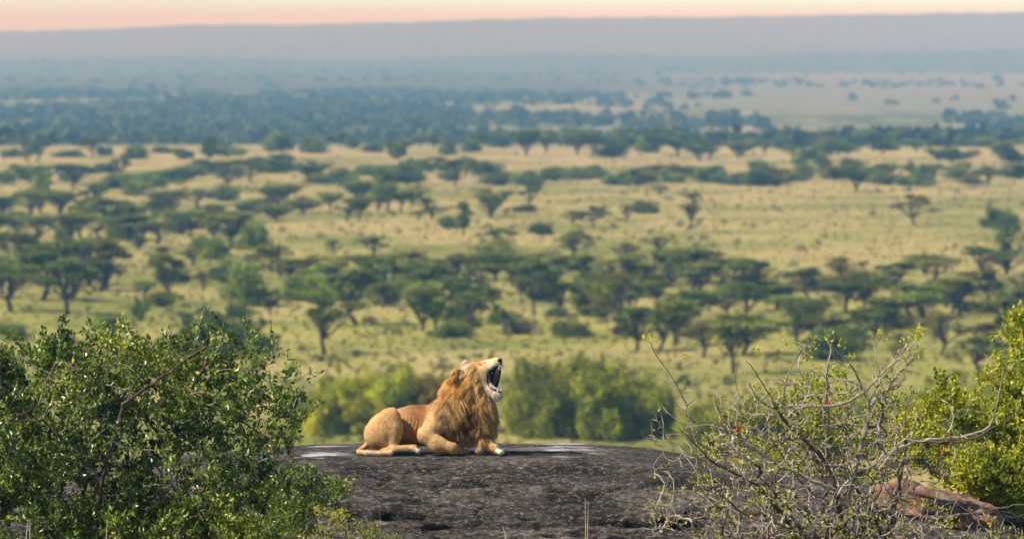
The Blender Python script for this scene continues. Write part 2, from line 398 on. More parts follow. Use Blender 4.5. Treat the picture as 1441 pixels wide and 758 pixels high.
m, nt, b, out = new_mat('dark_granite')
tc = N(nt, 'TexCoord'); pos = tc.outputs['Object']
n1 = noise(nt, mapped(nt, pos, (0.7, 1.6, 4.0)), 1.0, 8, 0.68, 0.6)
n2 = noise(nt, mapped(nt, pos, (9, 10, 20)), 1.0, 8, 0.78)
n3 = noise(nt, mapped(nt, pos, (14, 18, 40)), 1.0, 6, 0.8)
c = ramp(nt, n1, [(0.30, (0.022, 0.020, 0.018)), (0.45, (0.064, 0.055, 0.048)), (0.58, (0.130, 0.112, 0.098)), (0.75, (0.26, 0.23, 0.20))])
c = mixc(nt, 1.0, c, ramp(nt, noise(nt, mapped(nt, pos, (0.35, 1.0, 1.5)), 1.0, 4, 0.6, 0.8), [(0.34, g3(0.55)), (0.66, g3(1.75))]), 'MULTIPLY')
c = mixc(nt, 1.0, c, ramp(nt, n2, [(0.36, g3(0.15)), (0.50, g3(0.85)), (0.68, g3(2.6))]), 'MULTIPLY')
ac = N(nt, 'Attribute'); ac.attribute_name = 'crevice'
c = mixc(nt, ac.outputs['Fac'], c, (0.012, 0.010, 0.011))  # dirt plus painted-in shade blacken the cracks so they look deep
c = mixc(nt, ramp(nt, n3, [(0.55, g3(0)), (0.62, g3(0.85))]), c, (0.44, 0.39, 0.33))
# lichen: brownish and blue-green blotches
c = mixc(nt, ramp(nt, noise(nt, mapped(nt, pos, (1.4, 2, 3)), 1.3, 5, 0.7), [(0.56, g3(0)), (0.68, g3(0.55))]), c, (0.12, 0.085, 0.055))
c = mixc(nt, ramp(nt, noise(nt, mapped(nt, pos, (3, 3, 9)), 0.9, 5, 0.7), [(0.63, g3(0)), (0.70, g3(0.5))]), c, (0.085, 0.12, 0.115))
# reddish weathering on the lower right shoulder
sepn = N(nt, 'SeparateXYZ'); nt.links.new(pos, sepn.inputs[0])
# white bird-lime streaks on the crown
at = N(nt, 'Attribute'); at.attribute_name = 'lime'
nw = noise(nt, mapped(nt, pos, (0.8, 12, 30)), 1.0, 8, 0.8, 1.0)
mm = N(nt, 'Math', operation='MULTIPLY'); nt.links.new(at.outputs['Fac'], mm.inputs[0]); nt.links.new(nw, mm.inputs[1])
c = mixc(nt, ramp(nt, mm.outputs[0], [(0.40, g3(0)), (0.44, g3(0.95))]), c, (0.66, 0.70, 0.74))
nt.links.new(c, b.inputs['Base Color']); b.inputs['Roughness'].default_value = 0.8; b.inputs['Specular IOR Level'].default_value = 0.25
ad = N(nt, 'Math', operation='ADD'); nt.links.new(n2, ad.inputs[0]); nt.links.new(n1, ad.inputs[1])
bp = N(nt, 'Bump'); bp.inputs['Strength'].default_value = 1.0; bp.inputs['Distance'].default_value = 0.09
nt.links.new(ad.outputs[0], bp.inputs['Height']); nt.links.new(bp.outputs[0], b.inputs['Normal'])
M_ROCK = m
pxr = 720.5 + SX * 105.6
lime = np.clip(1 - np.abs(pxr - 450) / 95, 0, 1) ** .5 * 1.0 + np.clip(1 - np.abs(pxr - 795) / 130, 0, 1) ** .5 * 0.95 
lime = lime * np.where((SS > -0.1) & (SS < 0.92), 1.0, np.clip(1 - (SS - 0.92) / 0.14, 0, 1) * (SS > 0))
lowl = 0.75 * np.clip(1 - np.abs(pxr - 225) / 40, 0, 1) * (SS > 1) * (SS < 1.3)
lime = np.clip(np.maximum(lime, lowl), 0, 1) * np.clip(.86 + 1.3 * fbm(np.stack([SX * 1.3, Y * 3.5, SX * 0], -1), 4) - .6 * cr2, 0, 1)
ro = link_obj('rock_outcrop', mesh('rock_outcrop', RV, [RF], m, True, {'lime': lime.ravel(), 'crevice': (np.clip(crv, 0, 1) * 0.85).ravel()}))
tag(ro, 'broad dark grey granite outcrop with white streaked flat top that the lion lies on', 'rock')

# reddish boulder leaning at the right foot
def boulder(name, c, r, seed, mat, amp=0.25):
    u = np.linspace(0, 2 * np.pi, 90, endpoint=False); v = np.linspace(0, np.pi, 60)
    U, Vv = np.meshgrid(u, v, indexing='ij')
    D = np.stack([np.cos(U) * np.sin(Vv), np.sin(U) * np.sin(Vv), np.cos(Vv)], -1)
    sgn = np.sign(D) * np.abs(D) ** 0.8
    k = 1 + amp * fbm(D * 1.6 + seed, 4) + 0.06 * fbm(D * 7 + seed, 3)
    Vx = sgn * k[..., None] * np.array(r)
    n, mth = U.shape
    a = np.arange(n)[:, None]; bb = np.arange(mth - 1)[None, :]
    F = np.stack([a * mth + bb, a * mth + bb + 1, ((a + 1) % n) * mth + bb + 1, ((a + 1) % n) * mth + bb], -1).reshape(-1, 4)
    o = link_obj(name, mesh(name, Vx.reshape(-1, 3), [F], mat, True)); o.location = c
    return o
m, nt, b, out = new_mat('red_lichen_rock')
tc = N(nt, 'TexCoord'); pos = tc.outputs['Object']
n1 = noise(nt, pos, 3.0, 7, 0.7, 0.5); n2 = noise(nt, pos, 14.0, 6, 0.75)
c = ramp(nt, n1, [(0.32, (0.04, 0.032, 0.03)), (0.44, (0.15, 0.085, 0.06)), (0.56, (0.34, 0.15, 0.075)), (0.64, (0.30, 0.24, 0.19)), (0.74, (0.46, 0.38, 0.30))])
c = mixc(nt, 1.0, c, ramp(nt, n2, [(0.3, g3(0.35)), (0.7, g3(1.5))]), 'MULTIPLY')
c = mixc(nt, ramp(nt, noise(nt, pos, 5.5, 5, .6), [(0.60, g3(0)), (0.68, g3(0.7))]), c, (0.22, 0.30, 0.30))
nt.links.new(c, b.inputs['Base Color']); b.inputs['Roughness'].default_value = 0.85
bp = N(nt, 'Bump'); bp.inputs['Strength'].default_value = 1.0; bp.inputs['Distance'].default_value = 0.05
nt.links.new(n2, bp.inputs['Height']); nt.links.new(bp.outputs[0], b.inputs['Normal'])
p = P(1318, 710, 75.0)
o = boulder('boulder', p, (0.76, 0.48, 0.23), 3.1, m, 0.5)
o.rotation_euler = (0, R(14), R(-6))
tag(o, 'rust red lichened boulder behind the bare thorn shrub', 'boulder')
# ---------------------------------------------------------------- savanna trees
M_CROWN = leaf_material('tree_crown', (0.026, 0.044, 0.010), (0.265, 0.310, 0.046), transl=0.25, rough=0.7, spec=0.15)
M_TRUNK = bark_material('tree_bark', (0.030, 0.024, 0.022), (0.11, 0.085, 0.07), 1.2)

def limb(s, a, b, r0, r1, rng, bend=0.15, n=6, sides=6):
    a = np.array(a, float); b = np.array(b, float); t = np.linspace(0, 1, n)[:, None]
    L = np.linalg.norm(b - a); mid = rng.normal(size=3) * L * bend
    pts = a * (1 - t) + b * t + mid * (4 * t * (1 - t)) * 0.5
    pts[:, 2] += (np.sqrt(t[:, 0]) - t[:, 0]) * -0.25 * abs(b[2] - a[2])
    s.tube(pts, np.linspace(r0, r1, n), sides, rng.rand())
    return pts
def pad(s, c, r, n, rng, size=0.24, flat=0.35, base=0.5):
    D = rng.normal(size=(n, 3)); D /= np.linalg.norm(D, axis=1, keepdims=True)
    rad = rng.rand(n, 1) ** 0.40
    lump = 1 + 0.25 * vnoise(D * 2.2 + rng.rand() * 40)[:, None]
    p = c + D * rad * lump * np.array(r)
    V, F = quad_cards(p, size * rng.uniform(.6, 1.4, n), rng, flat)
    t = np.clip(base + rng.normal(0, 0.16, n), 0, 1)
    s.add(V, F, np.repeat(t, 4))

def variant(kind, seed):
    rng = np.random.RandomState(seed); tr = Soup(); cr = Soup()
    if kind in ('umbrella', 'brown', 'spread'):     # 10 wide, 7 tall
        fork = rng.uniform(1.3, 2.4); lean = rng.normal(0, .35, 2)
        f = np.array([lean[0], lean[1], fork])
        limb(tr, (0, 0, -0.4), f, .34, .24, rng, .05)
        npad = rng.randint(8, 12) if kind != 'spread' else 8
        for k in range(npad):
            an = k * 2 * np.pi / npad * 1.0 + rng.normal(0, .3); rr = rng.uniform(1.0, 3.7) if k % 3 else rng.uniform(0, 1.5)
            z = 6.3 - 0.085 * rr ** 2 + rng.normal(0, .28) - (rng.uniform(0.6, 1.6) if rng.rand() < .3 else 0)
            if kind == 'spread': rr = rng.uniform(2.0, 4.2); z = 6.4 - 0.20 * rr ** 2 + rng.normal(0, .3)
            c = np.array([rr * np.cos(an), rr * np.sin(an), z])
            pw = rng.uniform(1.1, 1.9)
            n = 330 if kind != 'brown' else 230
            pad(cr, c, (pw, pw * rng.uniform(.7, 1.1), rng.uniform(.32, .6)), n, rng, 0.21 if kind != 'brown' else .17, .4, rng.uniform(.25, .75))
            pts = limb(tr, f, c - (0, 0, .25), .16, .05, rng, .12)
            for q in range(4 if kind != 'brown' else 9):
                limb(tr, pts[rng.randint(2, 5)], c + rng.normal(size=3) * (1.2, 1.2, .3), .05, .02, rng, .2, 4, 4)
    elif kind == 'vase':                            # 8 wide, 8 tall
        for k in range(7):
            an = k * 2 * np.pi / 7 + rng.normal(0, .3); rr = rng.uniform(1.2, 3.2)
            c = np.array([rr * np.cos(an), rr * np.sin(an), rng.uniform(5.6, 7.3)])
            limb(tr, (0, 0, 1.4), c, .17, .04, rng, .08)
            for t in (0.45, 0.7, 1.0):
                pad(cr, np.array([0, 0, 1.8]) * (1 - t) + c * t, (1.3 * t + .2, 1.3 * t + .2, .8), int(190 * t) + 60, rng, .2, .1, rng.uniform(.25, .75))
        limb(tr, (0, 0, -0.4), (0, 0, 1.6), .30, .25, rng, .03)
    elif kind == 'round':                           # 8 wide, 6.5 tall, leaves to the ground
        for k in range(16):
            an = rng.rand() * 6.28; rr = 2.7 * rng.rand() ** .5; z = rng.uniform(1.0, 5.1) * (1 - 0.035 * rr ** 2)
            c = np.array([rr * np.cos(an), rr * np.sin(an), z])
            w = rng.uniform(1.1, 1.8)
            pad(cr, c, (w, w, w * .8), 230, rng, .22, .1, rng.uniform(.25, .8))
            limb(tr, (rng.normal(0, .2), rng.normal(0, .2), -.3), c, .12, .03, rng, .1, 5, 5)
    elif kind == 'tall':                            # 6 wide, 9 tall
        limb(tr, (0, 0, -.4), (0.2, 0, 7.5), .28, .08, rng, .06)
        for k in range(14):
            z = rng.uniform(2.6, 8.2); rr = rng.uniform(.2, 1.9) * (1.1 - abs(z - 5.5) / 6); an = rng.rand() * 6.28
            c = np.array([rr * np.cos(an), rr * np.sin(an), z]); w = rng.uniform(.9, 1.4)
            pad(cr, c, (w, w, w * .75), 200, rng, .2, .1, rng.uniform(.2, .75)); limb(tr, (0, 0, z * .6), c, .08, .03, rng, .1, 4, 4)
    elif kind == 'shrub':                           # 4 wide, 3 tall, loose, leafy to the ground
        for k in range(13):
            an = rng.rand() * 6.28; rr = 1.4 * rng.rand() ** .5; z = rng.uniform(.4, 2.3) * (1 - .1 * rr ** 2)
            c = np.array([rr * np.cos(an), rr * np.sin(an), z]); w = rng.uniform(.5, .95)
            pad(cr, c, (w, w, w), 520, rng, .065, .0, rng.uniform(.15, .8)); limb(tr, (0, 0, -.2), c, .05, .015, rng, .15, 4, 4)
            for q in range(3):
                c2 = c + rng.normal(size=3) * w * .75; c2[2] = abs(c2[2]) + .1; limb(tr, c, c2 + (0, 0, .25), .02, .008, rng, .15, 4, 3)
                pad(cr, c2, (w * .35, w * .35, w * .45), 70, rng, .06, .0, rng.uniform(.1, .95))
    return tr.data('trunk', M_TRUNK, True), cr.data('crown', M_CROWN)
DIM = {'umbrella': (10, 6.9), 'brown': (10, 6.9), 'spread': (10.5, 6.9), 'vase': (8, 8), 'round': (7.6, 6.3), 'tall': (5.6, 9), 'shrub': (4, 3)}
VAR = {}
for k, n in (('umbrella', 7), ('brown', 4), ('spread', 2), ('vase', 3), ('round', 5), ('tall', 2), ('shrub', 5)):
    VAR[k] = [variant(k, 100 * len(k) + i * 7 + ord(k[0])) for i in range(n)]
TINTS = {'green': (1.0, 1.08, 0.85), 'bright': (1.25, 1.32, 0.70), 'dark': (0.74, 0.84, 0.74), 'brown': (1.25, 0.92, 1.0),
         'olive': (1.25, 1.15, 0.75), 'grey': (1.05, 1.0, 1.15), 'yellow': (1.65, 1.55, 0.60)}
NAMES = {'umbrella': 'acacia_tree', 'brown': 'acacia_tree', 'spread': 'acacia_tree', 'vase': 'acacia_tree', 'round': 'bushy_tree', 'tall': 'tall_tree', 'shrub': 'shrub'}
trng = np.random.RandomState(11)
TREES = []
def tree(px, py, w, h, kind, tint, label=None, group=None, cat=None, variant_i=None):
    """px,py: foot of the tree in the photograph; w,h: its size there in pixels; it stands on the ground where that line of sight lands"""
    d = None
    for dd in np.concatenate([np.arange(430, 2600, 4.0)]):
        p = P(px, py, dd)
        if p.z <= float(height(p.x, p.y)): d = dd; break
    if d is None: return None
    s = d / F_PX
    W_, H_ = DIM[kind]
    o = empty(NAMES[kind], (p.x, p.y, float(height(p.x, p.y)) - 0.05))
    sx = w * s / W_; sz = h * s / H_
    o.scale = (sx, (sx + sz) / 2 if kind != 'umbrella' else sx * .9, sz)
    o.rotation_euler = (0, 0, trng.uniform(-0.5, 0.5) + (math.pi if trng.rand() < .5 else 0))
    vt, vc = VAR[kind][trng.randint(len(VAR[kind])) if variant_i is None else variant_i]
    t = link_obj('trunk', vt, o); c = link_obj('crown', vc, o)
    base = np.array(TINTS[tint]) * trng.uniform(.78, 1.38)
    if kind == 'shrub' and py > 560: base = base * np.array([1.45, 1.25, .80])   # the leafier wet-season bushes at the foot of the rock
    c.color = (*base, 1)
    tag(o, label, cat or ('shrub' if kind == 'shrub' else 'tree'), group)
    TREES.append(o)
    return o

HERO = [
 # near the rock and mid plain, each one that stands out on its own
 (458, 499, 120, 84, 'umbrella', 'green', 'green flat-topped acacia with forked dark trunk, nearest tree left of the lion'),
 (505, 458, 125, 78, 'umbrella', 'green', 'wide layered green acacia just behind the nearest tree left of the lion'),
 (462, 424, 88, 50, 'round', 'bright', 'light green bushy tree above the layered green acacias left of the lion'),
 (540, 432, 80, 74, 'umbrella', 'dark', 'dark green domed acacia right of the light green bushy tree'),
 (595, 466, 66, 70, 'vase', 'grey', 'grey green twin of two slim-trunked acacias above the lion, the left one'),
 (613, 467, 52, 52, 'vase', 'green', 'slim-trunked acacia directly right of the grey green one above the lion'),
 (650, 452, 84, 54, 'umbrella', 'dark', 'dark domed acacia behind the small green one above the lion head'),
 (660, 467, 66, 54, 'umbrella', 'bright', 'small bright green acacia on a short straight trunk above the lion head'),
 (697, 396, 72, 52, 'vase', 'grey', 'grey acacia with narrow trunk below the green flat-topped one in mid plain'),
 (752, 445, 86, 80, 'umbrella', 'green', 'tall green acacia of two tiers right above the broken tree'),
 (836, 440, 78, 60, 'round', 'olive', 'olive round-crowned acacia beside the tall brown-topped one'),
 (865, 467, 86, 84, 'brown', 'brown', 'tall brown-topped acacia with one thick straight trunk'),
 (895, 495, 92, 68, 'umbrella', 'dark', 'dark green flat-topped acacia with a thin leaning trunk, left of a close pair'),
 (925, 493, 86, 58, 'umbrella', 'olive', 'olive flat-topped acacia, right of a close pair on thin trunks'),
 (952, 480, 50, 40, 'umbrella', 'dark', 'small dark acacia just right of the close pair on thin trunks'),
 (1032, 527, 112, 76, 'umbrella', 'olive', 'broad olive umbrella acacia standing right of the thicket behind the rock'),
 (1178, 508, 100, 66, 'round', 'dark', 'big dark round tree above the tips of the bare thorn shrub'),
 (1380, 524, 96, 52, 'umbrella', 'dark', 'dark flat-topped acacia behind the leafy bush at the right edge'),
 (1287, 317, 72, 48, 'spread', 'brown', 'lone dark acacia with drooping arms on the open pale grassland'),
 (1408, 323, 64, 40, 'round', 'dark', 'dense dark dome of a tree right of the lone drooping acacia'),
 (1205, 271, 50, 42, 'vase', 'dark', 'dark wedge-shaped acacia at the top edge of the open pale grassland'),
 (1072, 262, 56, 36, 'round', 'dark', 'large dark blue-green round tree in the belt above the open grassland'),
 (972, 324, 46, 38, 'umbrella', 'brown', 'ragged brown acacia alone on the grass, rightmost of three small ones'),
 (883, 315, 32, 28, 'umbrella', 'brown', 'smallest ragged brown acacia alone on the open grass'),
 (835, 320, 54, 38, 'spread', 'dark', 'spreading dark acacia left of the smallest ragged brown one'),
 (746, 294, 48, 38, 'umbrella', 'green', 'thin-stemmed flat acacia at the left end of the open grassland'),
 (692, 306, 60, 42, 'vase', 'olive', 'wedge-shaped olive acacia with a fine trunk left of the open grassland'),
 (651, 332, 36, 50, 'tall', 'dark', 'narrow dark upright tree below the wedge-shaped olive acacia'),
 (702, 352, 70, 30, 'umbrella', 'green', 'low green table-shaped acacia in the middle of the plain'),
 (760, 328, 36, 14, 'shrub', 'green', 'small flat green shrub above the low table-shaped acacias'),
 (812, 352, 58, 26, 'umbrella', 'green', 'low dark green acacia right of the table-shaped one in mid plain'),
 (927, 354, 66, 22, 'umbrella', 'bright', 'low bright green mushroom-shaped acacia alone on the grass'),
 (525, 362, 64, 30, 'umbrella', 'dark', 'dark mushroom-shaped acacia on the straw grass left of centre'),
 (545, 300, 50, 60, 'tall', 'green', 'tall green tree left of centre that stands above its neighbours'),
 (506, 312, 48, 38, 'vase', 'olive', 'olive wedge-shaped acacia with a clear trunk left of the tall green tree'),
 (358, 352, 62, 50, 'round', 'bright', 'bright green ball-shaped tree on the straw grass'),
 (350, 432, 80, 74, 'round', 'green', 'large dense green ball-shaped tree over the left bush'),
 (230, 428, 72, 72, 'umbrella', 'olive', 'thin open-crowned acacia with a tall pale trunk over the left bush'),
 (196, 452, 34, 34, 'shrub', 'dark', 'small dark shrub with grey side on the straw grass over the left bush'),
 (238, 250, 42, 14, 'shrub', 'green', 'flat deep green bush lying on the far tan slope'),
 (170, 250, 50, 28, 'umbrella', 'grey', 'grey green acacia on the left side of the far tan slope'),
 (60, 268, 38, 28, 'round', 'green', 'round green tree at the lower left of the far tan slope'),
 (392, 213, 48, 38, 'round', 'dark', 'biggest dark round tree on the skyline of the far tan slope'),
 (440, 216, 44, 32, 'round', 'dark', 'dark round tree just right of the biggest one on the far tan slope'),
 (297, 222, 34, 34, 'round', 'dark', 'upright dark tree left of the biggest one on the far tan slope'),
 (132, 220, 60, 26, 'umbrella', 'dark', 'long dark flat-topped tree on the upper edge of the far tan slope'),
 (50, 226, 56, 28, 'umbrella', 'dark', 'arching dark tree with a gap under its crown at far left of the tan slope'),
 (557, 224, 38, 34, 'round', 'dark', 'squarish dark tree at the right end of the far tan slope'),
 (640, 264, 64, 42, 'umbrella', 'grey', 'grey layered acacia just below the far tan slope near centre'),
 (1418, 385, 80, 68, 'brown', 'grey', 'greyish open-crowned acacia at the right edge above the dense belt'),
]
for h_ in HERO: tree(*h_[:6], label=h_[6])
# three shrubs of the same look lining the far tan slope; belts of look-alike trees
ORD = ['first', 'second', 'third', 'fourth', 'fifth', 'sixth', 'seventh', 'eighth', 'ninth', 'tenth', 'eleventh', 'twelfth', 'thirteenth', 'fourteenth', 'fifteenth', 'sixteenth']
ADJ = {'dark': 'dark green', 'green': 'green', 'bright': 'light green', 'olive': 'olive', 'grey': 'grey green', 'brown': 'brownish', 'yellow': 'yellow-green'}
NOUN = {'umbrella': 'flat-topped acacia', 'brown': 'twiggy acacia', 'spread': 'drooping acacia', 'vase': 'wedge-shaped acacia', 'round': 'round tree', 'tall': 'tall tree', 'shrub': 'bush'}
def name_all(made, place):
    sets = {}
    for px, kind, tint, o in made:
        if o is not None: sets.setdefault(ADJ[tint] + ' ' + NOUN[kind], []).append((px, o))
    for what, l in sets.items():
        l.sort(key=lambda t: t[0])
        for i, (px, o) in enumerate(l):
            o['label'] = (what + ' ' + place) if len(l) == 1 else ('leftmost %s %s' % (what, place) if i == 0 else 'rightmost %s %s' % (what, place) if i == len(l) - 1 else '%s %s from the left %s' % (ORD[i], what, place))
def belt(x0, x1, y0, y1, n, w, h, kinds, tints, label, group, name_cat='tree', jitter=.25, seed=0):
    r = np.random.RandomState(seed); made = []
    for i in range(n):
        px = x0 + (x1 - x0) * ((i + r.uniform(.0, 1.0)) / n); py = r.uniform(y0, y1)
        sc = (py - 60) / ((y0 + y1) / 2 - 60)
        kd = kinds[r.randint(len(kinds))]; tn = tints[r.randint(len(tints))]
        made.append((px, kd, tn, tree(px, py, w * sc * r.uniform(.7, 1.3), h * sc * r.uniform(.6, 1.1), kd, tn, 'x', group, 'shrub' if kd == 'shrub' else name_cat)))
    name_all(made, label)
belt(0, 360, 215, 224, 9, 44, 22, ['umbrella', 'round'], ['dark', 'dark', 'green'], 'in the row above the far tan slope', 'trees along the far edge above the tan slope', seed=1)
belt(470, 730, 206, 222, 12, 38, 26, ['umbrella', 'round'], ['dark', 'grey'], 'in the thin middle of the far row', 'trees along the far edge in the middle', seed=2)
belt(730, 960, 208, 224, 12, 50, 36, ['vase', 'round', 'umbrella'], ['dark', 'dark', 'green'], 'in the tall far clump above the lion', 'tall trees along the far edge over the lion', seed=3)
belt(965, 1460, 198, 228, 32, 50, 28, ['umbrella', 'round', 'vase'], ['dark', 'green', 'grey'], 'in the right half of the far row', 'trees along the far edge in the right half', seed=4)
belt(700, 1460, 249, 263, 30, 56, 26, ['round', 'umbrella', 'round'], ['dark', 'green', 'grey', 'brown'], 'in the belt above the open grassland', 'trees in the belt above the open grassland', seed=5)
belt(0, 700, 240, 266, 28, 70, 28, ['umbrella', 'round'], ['green', 'grey', 'dark', 'green'], 'in the belt under the far tan slope', 'trees in the belt under the tan slope', seed=6)
belt(-10, 340, 290, 352, 26, 92, 42, ['umbrella', 'umbrella', 'brown'], ['dark', 'green', 'grey', 'olive'], 'in the dense left belt at middle distance', 'acacias in the left mid belt', seed=7)
belt(-10, 340, 300, 350, 12, 44, 20, ['shrub'], ['green', 'grey', 'dark'], 'low among the acacias of the left belt', 'low bushes in the left mid belt', seed=27)
belt(360, 640, 272, 312, 9, 66, 30, ['umbrella', 'vase'], ['grey', 'green', 'olive'], 'in the loose group left of the grassland', 'acacias in the loose group left of the open grassland', seed=8)
belt(-20, 165, 395, 446, 11, 104, 72, ['umbrella', 'umbrella', 'brown'], ['dark', 'green', 'brown'], 'in the stand above the left bush', 'acacias in the stand over the left bush', seed=9)
belt(360, 640, 380, 425, 10, 92, 46, ['umbrella', 'brown', 'round'], ['green', 'olive', 'grey'], 'in the stand behind the layered acacias', 'acacias in the crowded stand left of centre', seed=10)
belt(590, 1060, 362, 424, 24, 84, 40, ['brown', 'umbrella', 'brown'], ['brown', 'grey', 'olive'], 'in the upper tier of the middle belt', 'brownish acacias in the middle belt', seed=12)
belt(960, 1460, 385, 436, 20, 100, 46, ['umbrella', 'brown', 'umbrella'], ['green', 'brown', 'grey'], 'just below the open pale grassland', 'acacias in the belt below the open grassland', seed=13)
belt(940, 1460, 430, 505, 24, 106, 56, ['brown', 'umbrella', 'umbrella'], ['brown', 'grey', 'olive', 'dark', 'green'], 'in the lower tier of the right belt', 'large acacias in the lower right belt', seed=14)
belt(620, 1460, 395, 480, 34, 56, 26, ['shrub'], ['green', 'grey', 'olive', 'brown'], 'low among the trees of the dense belt', 'low bushes in the dense belt', seed=24)
belt(140, 640, 355, 480, 22, 60, 34, ['umbrella', 'shrub', 'brown', 'round'], ['olive', 'green', 'bright', 'brown', 'grey'], 'scattered on the grass left of centre', 'trees scattered left of centre', seed=31)
belt(340, 1000, 266, 348, 16, 44, 22, ['umbrella', 'shrub', 'brown'], ['olive', 'green', 'brown', 'dark'], 'scattered on the open ground mid plain', 'trees scattered on the open ground', seed=32)
belt(0, 640, 226, 300, 20, 50, 22, ['shrub', 'umbrella', 'shrub'], ['grey', 'green', 'olive', 'dark'], 'dotted about the far left slope', 'bushes dotted about the far left slope', seed=33)
belt(1000, 1460, 226, 250, 14, 36, 18, ['shrub', 'round'], ['grey', 'green', 'dark'], 'on tan ground behind the open grassland', 'bushes on the tan ground at right', seed=34)
belt(350, 1000, 376, 452, 18, 70, 38, ['umbrella', 'shrub', 'umbrella'], ['olive', 'green', 'dark', 'brown'], 'in the open gaps of the middle belt', 'trees filling the middle belt', seed=41)
belt(0, 350, 352, 400, 10, 66, 34, ['umbrella', 'shrub', 'brown'], ['olive', 'green', 'dark'], 'behind the far left stand', 'trees behind the far left stand', seed=42)
belt(700, 860, 425, 446, 4, 84, 56, ['umbrella'], ['green', 'grey'], 'in the stand right of the broken tree', 'acacias right of the broken tree', seed=15)

# thickets just behind the rock
def thicket(rows, label, group):
    name_all([(px, 'shrub', tint, tree(px, py + (7 if py > 550 else 0), w, h, 'shrub', tint, 'x', group)) for (px, py, w, h, tint) in rows], label)
thicket([(455, 606, 66, 66, 'yellow'), (485, 604, 80, 84, 'bright'), (515, 606, 74, 60, 'yellow'), (545, 604, 96, 100, 'bright'), (580, 600, 84, 88, 'green'), (612, 604, 74, 84, 'brown'), (640, 598, 70, 72, 'olive'), (430, 594, 64, 50, 'bright'),
         (520, 580, 92, 70, 'yellow'), (478, 566, 76, 44, 'bright'), (565, 566, 86, 56, 'yellow'), (605, 560, 70, 42, 'brown')],
        'in the thicket left of the lion head', 'bushes in the left thicket')
thicket([(733, 606, 56, 58, 'yellow'), (752, 612, 70, 64, 'bright'), (748, 560, 66, 62, 'green'), (790, 610, 88, 92, 'green'), (822, 606, 66, 60, 'bright'), (848, 614, 92, 104, 'bright'), (884, 612, 82, 92, 'olive'), (918, 606, 76, 76, 'green'), (774, 560, 74, 60, 'olive'),
         (812, 556, 86, 64, 'green'), (860, 560, 84, 60, 'dark'), (905, 568, 70, 52, 'green'), (935, 590, 54, 48, 'yellow'), (866, 600, 100, 78, 'yellow'), (722, 578, 44, 40, 'yellow')],
        'in the thicket right of the lion head', 'bushes in the right thicket')
thicket([(310, 506, 130, 70, 'dark'), (245, 500, 90, 40, 'green'), (85, 500, 60, 34, 'green'), (370, 500, 60, 34, 'dark'), (20, 480, 60, 30, 'green')],
        'just over the top of the left bush', 'shrubs just over the left bush')
thicket([(1000, 640, 110, 70, 'bright'), (1075, 640, 120, 80, 'olive'), (1150, 640, 120, 90, 'bright'), (1230, 640, 130, 90, 'green'), (1320, 650, 130, 110, 'bright'), (1400, 660, 140, 130, 'green'), (985, 600, 80, 50, 'yellow'), (1270, 600, 120, 60, 'olive')],
        'on the plain behind the bare thorn shrub', 'bushes on the plain behind the thorn shrub')
# fallen branch and broken stem right of the small bright acacia
s = Soup(); rng = np.random.RandomState(5)
pa = P(711, 468, 704); gz = float(height(pa.x, pa.y))
o = empty('broken_tree', (pa.x, pa.y, gz))
limb(s, (0, 0, -.3), (-.3, 0, 3.2), .42, .22, rng, .05)
limb(s, (-.3, 0, 3.0), (-2.4, .3, 4.6), .2, .08, rng, .1)
for e in ((5.0, 0, .2), (4.2, -.6, .1), (3.4, .5, .6)): limb(s, (-.1, 0, 2.6), e, .24, .07, rng, .1)
for k in range(14): limb(s, (rng.uniform(.5, 3.5), 0, rng.uniform(.6, 2.0)), (rng.uniform(1, 5), rng.normal(0, .8), rng.uniform(.1, 1.6)), .06, .02, rng, .2, 4, 4)
s.build('trunk', M_TRUNK, o)
s = Soup(); pad(s, np.array([-2.0, 0, 4.4]), (1.3, 1, .4), 160, rng, .2); pad(s, np.array([-1.0, 0, 3.2]), (.8, .8, .4), 80, rng, .2)
c_ = s.build('crown', M_CROWN, o)
tag(o, 'broken dark tree with its limbs fallen to the right on the grass', 'tree')

# ---------------------------------------------------------------- uncountable growth
rng = np.random.RandomState(21)
M_STUFF = leaf_material('plain_scrub', (0.050, 0.060, 0.018), (0.17, 0.175, 0.055), use_obj=False, transl=0.15, rough=0.8, spec=0.1)
M_GRASS = leaf_material('dry_grass', (0.15, 0.165, 0.030), (0.37, 0.33, 0.095), use_obj=False, transl=0.3, rough=0.7, spec=0.1)
n = 30000
Yt = 425 + (1750 - 425) * rng.rand(n) ** 1.5; Xt = (rng.rand(n) * 2 - 1) * (Yt * .105 + 12)
Zt = height(Xt, Yt)
sz = rng.uniform(.10, .28, n) * np.where(rng.rand(n) < .06, 1.9, 1)
base = np.stack([Xt, Yt, Zt - .02], -1)
V, F, A = [], [], []
for k in range(3):
    an = rng.rand(n) * 6.28; dx = np.stack([np.cos(an), np.sin(an), an * 0], -1) * sz[:, None]
    up = np.stack([rng.normal(0, .25, n), rng.normal(0, .25, n), np.ones(n)], -1) * (sz * rng.uniform(.8, 1.5, n))[:, None]
    V.append(np.stack([base - dx * .5, base + dx * .5, base + dx + up, base - dx + up], 1).reshape(-1, 3))
    F.append(np.arange(n)[:, None] * 4 + np.arange(4)[None, :] + k * 4 * n)
clump = 0.62 + 0.5 * fbm(np.stack([Xt / 14, Yt / 30, Xt * 0], -1), 3) + rng.normal(0, .10, n)
A = np.tile(np.repeat(np.clip(clump, 0, 1), 4), 3)
o = link_obj('grass', mesh('grass', np.concatenate(V), [np.concatenate(F)], M_GRASS, False, {'tint': A})); tag(o, kind='stuff')
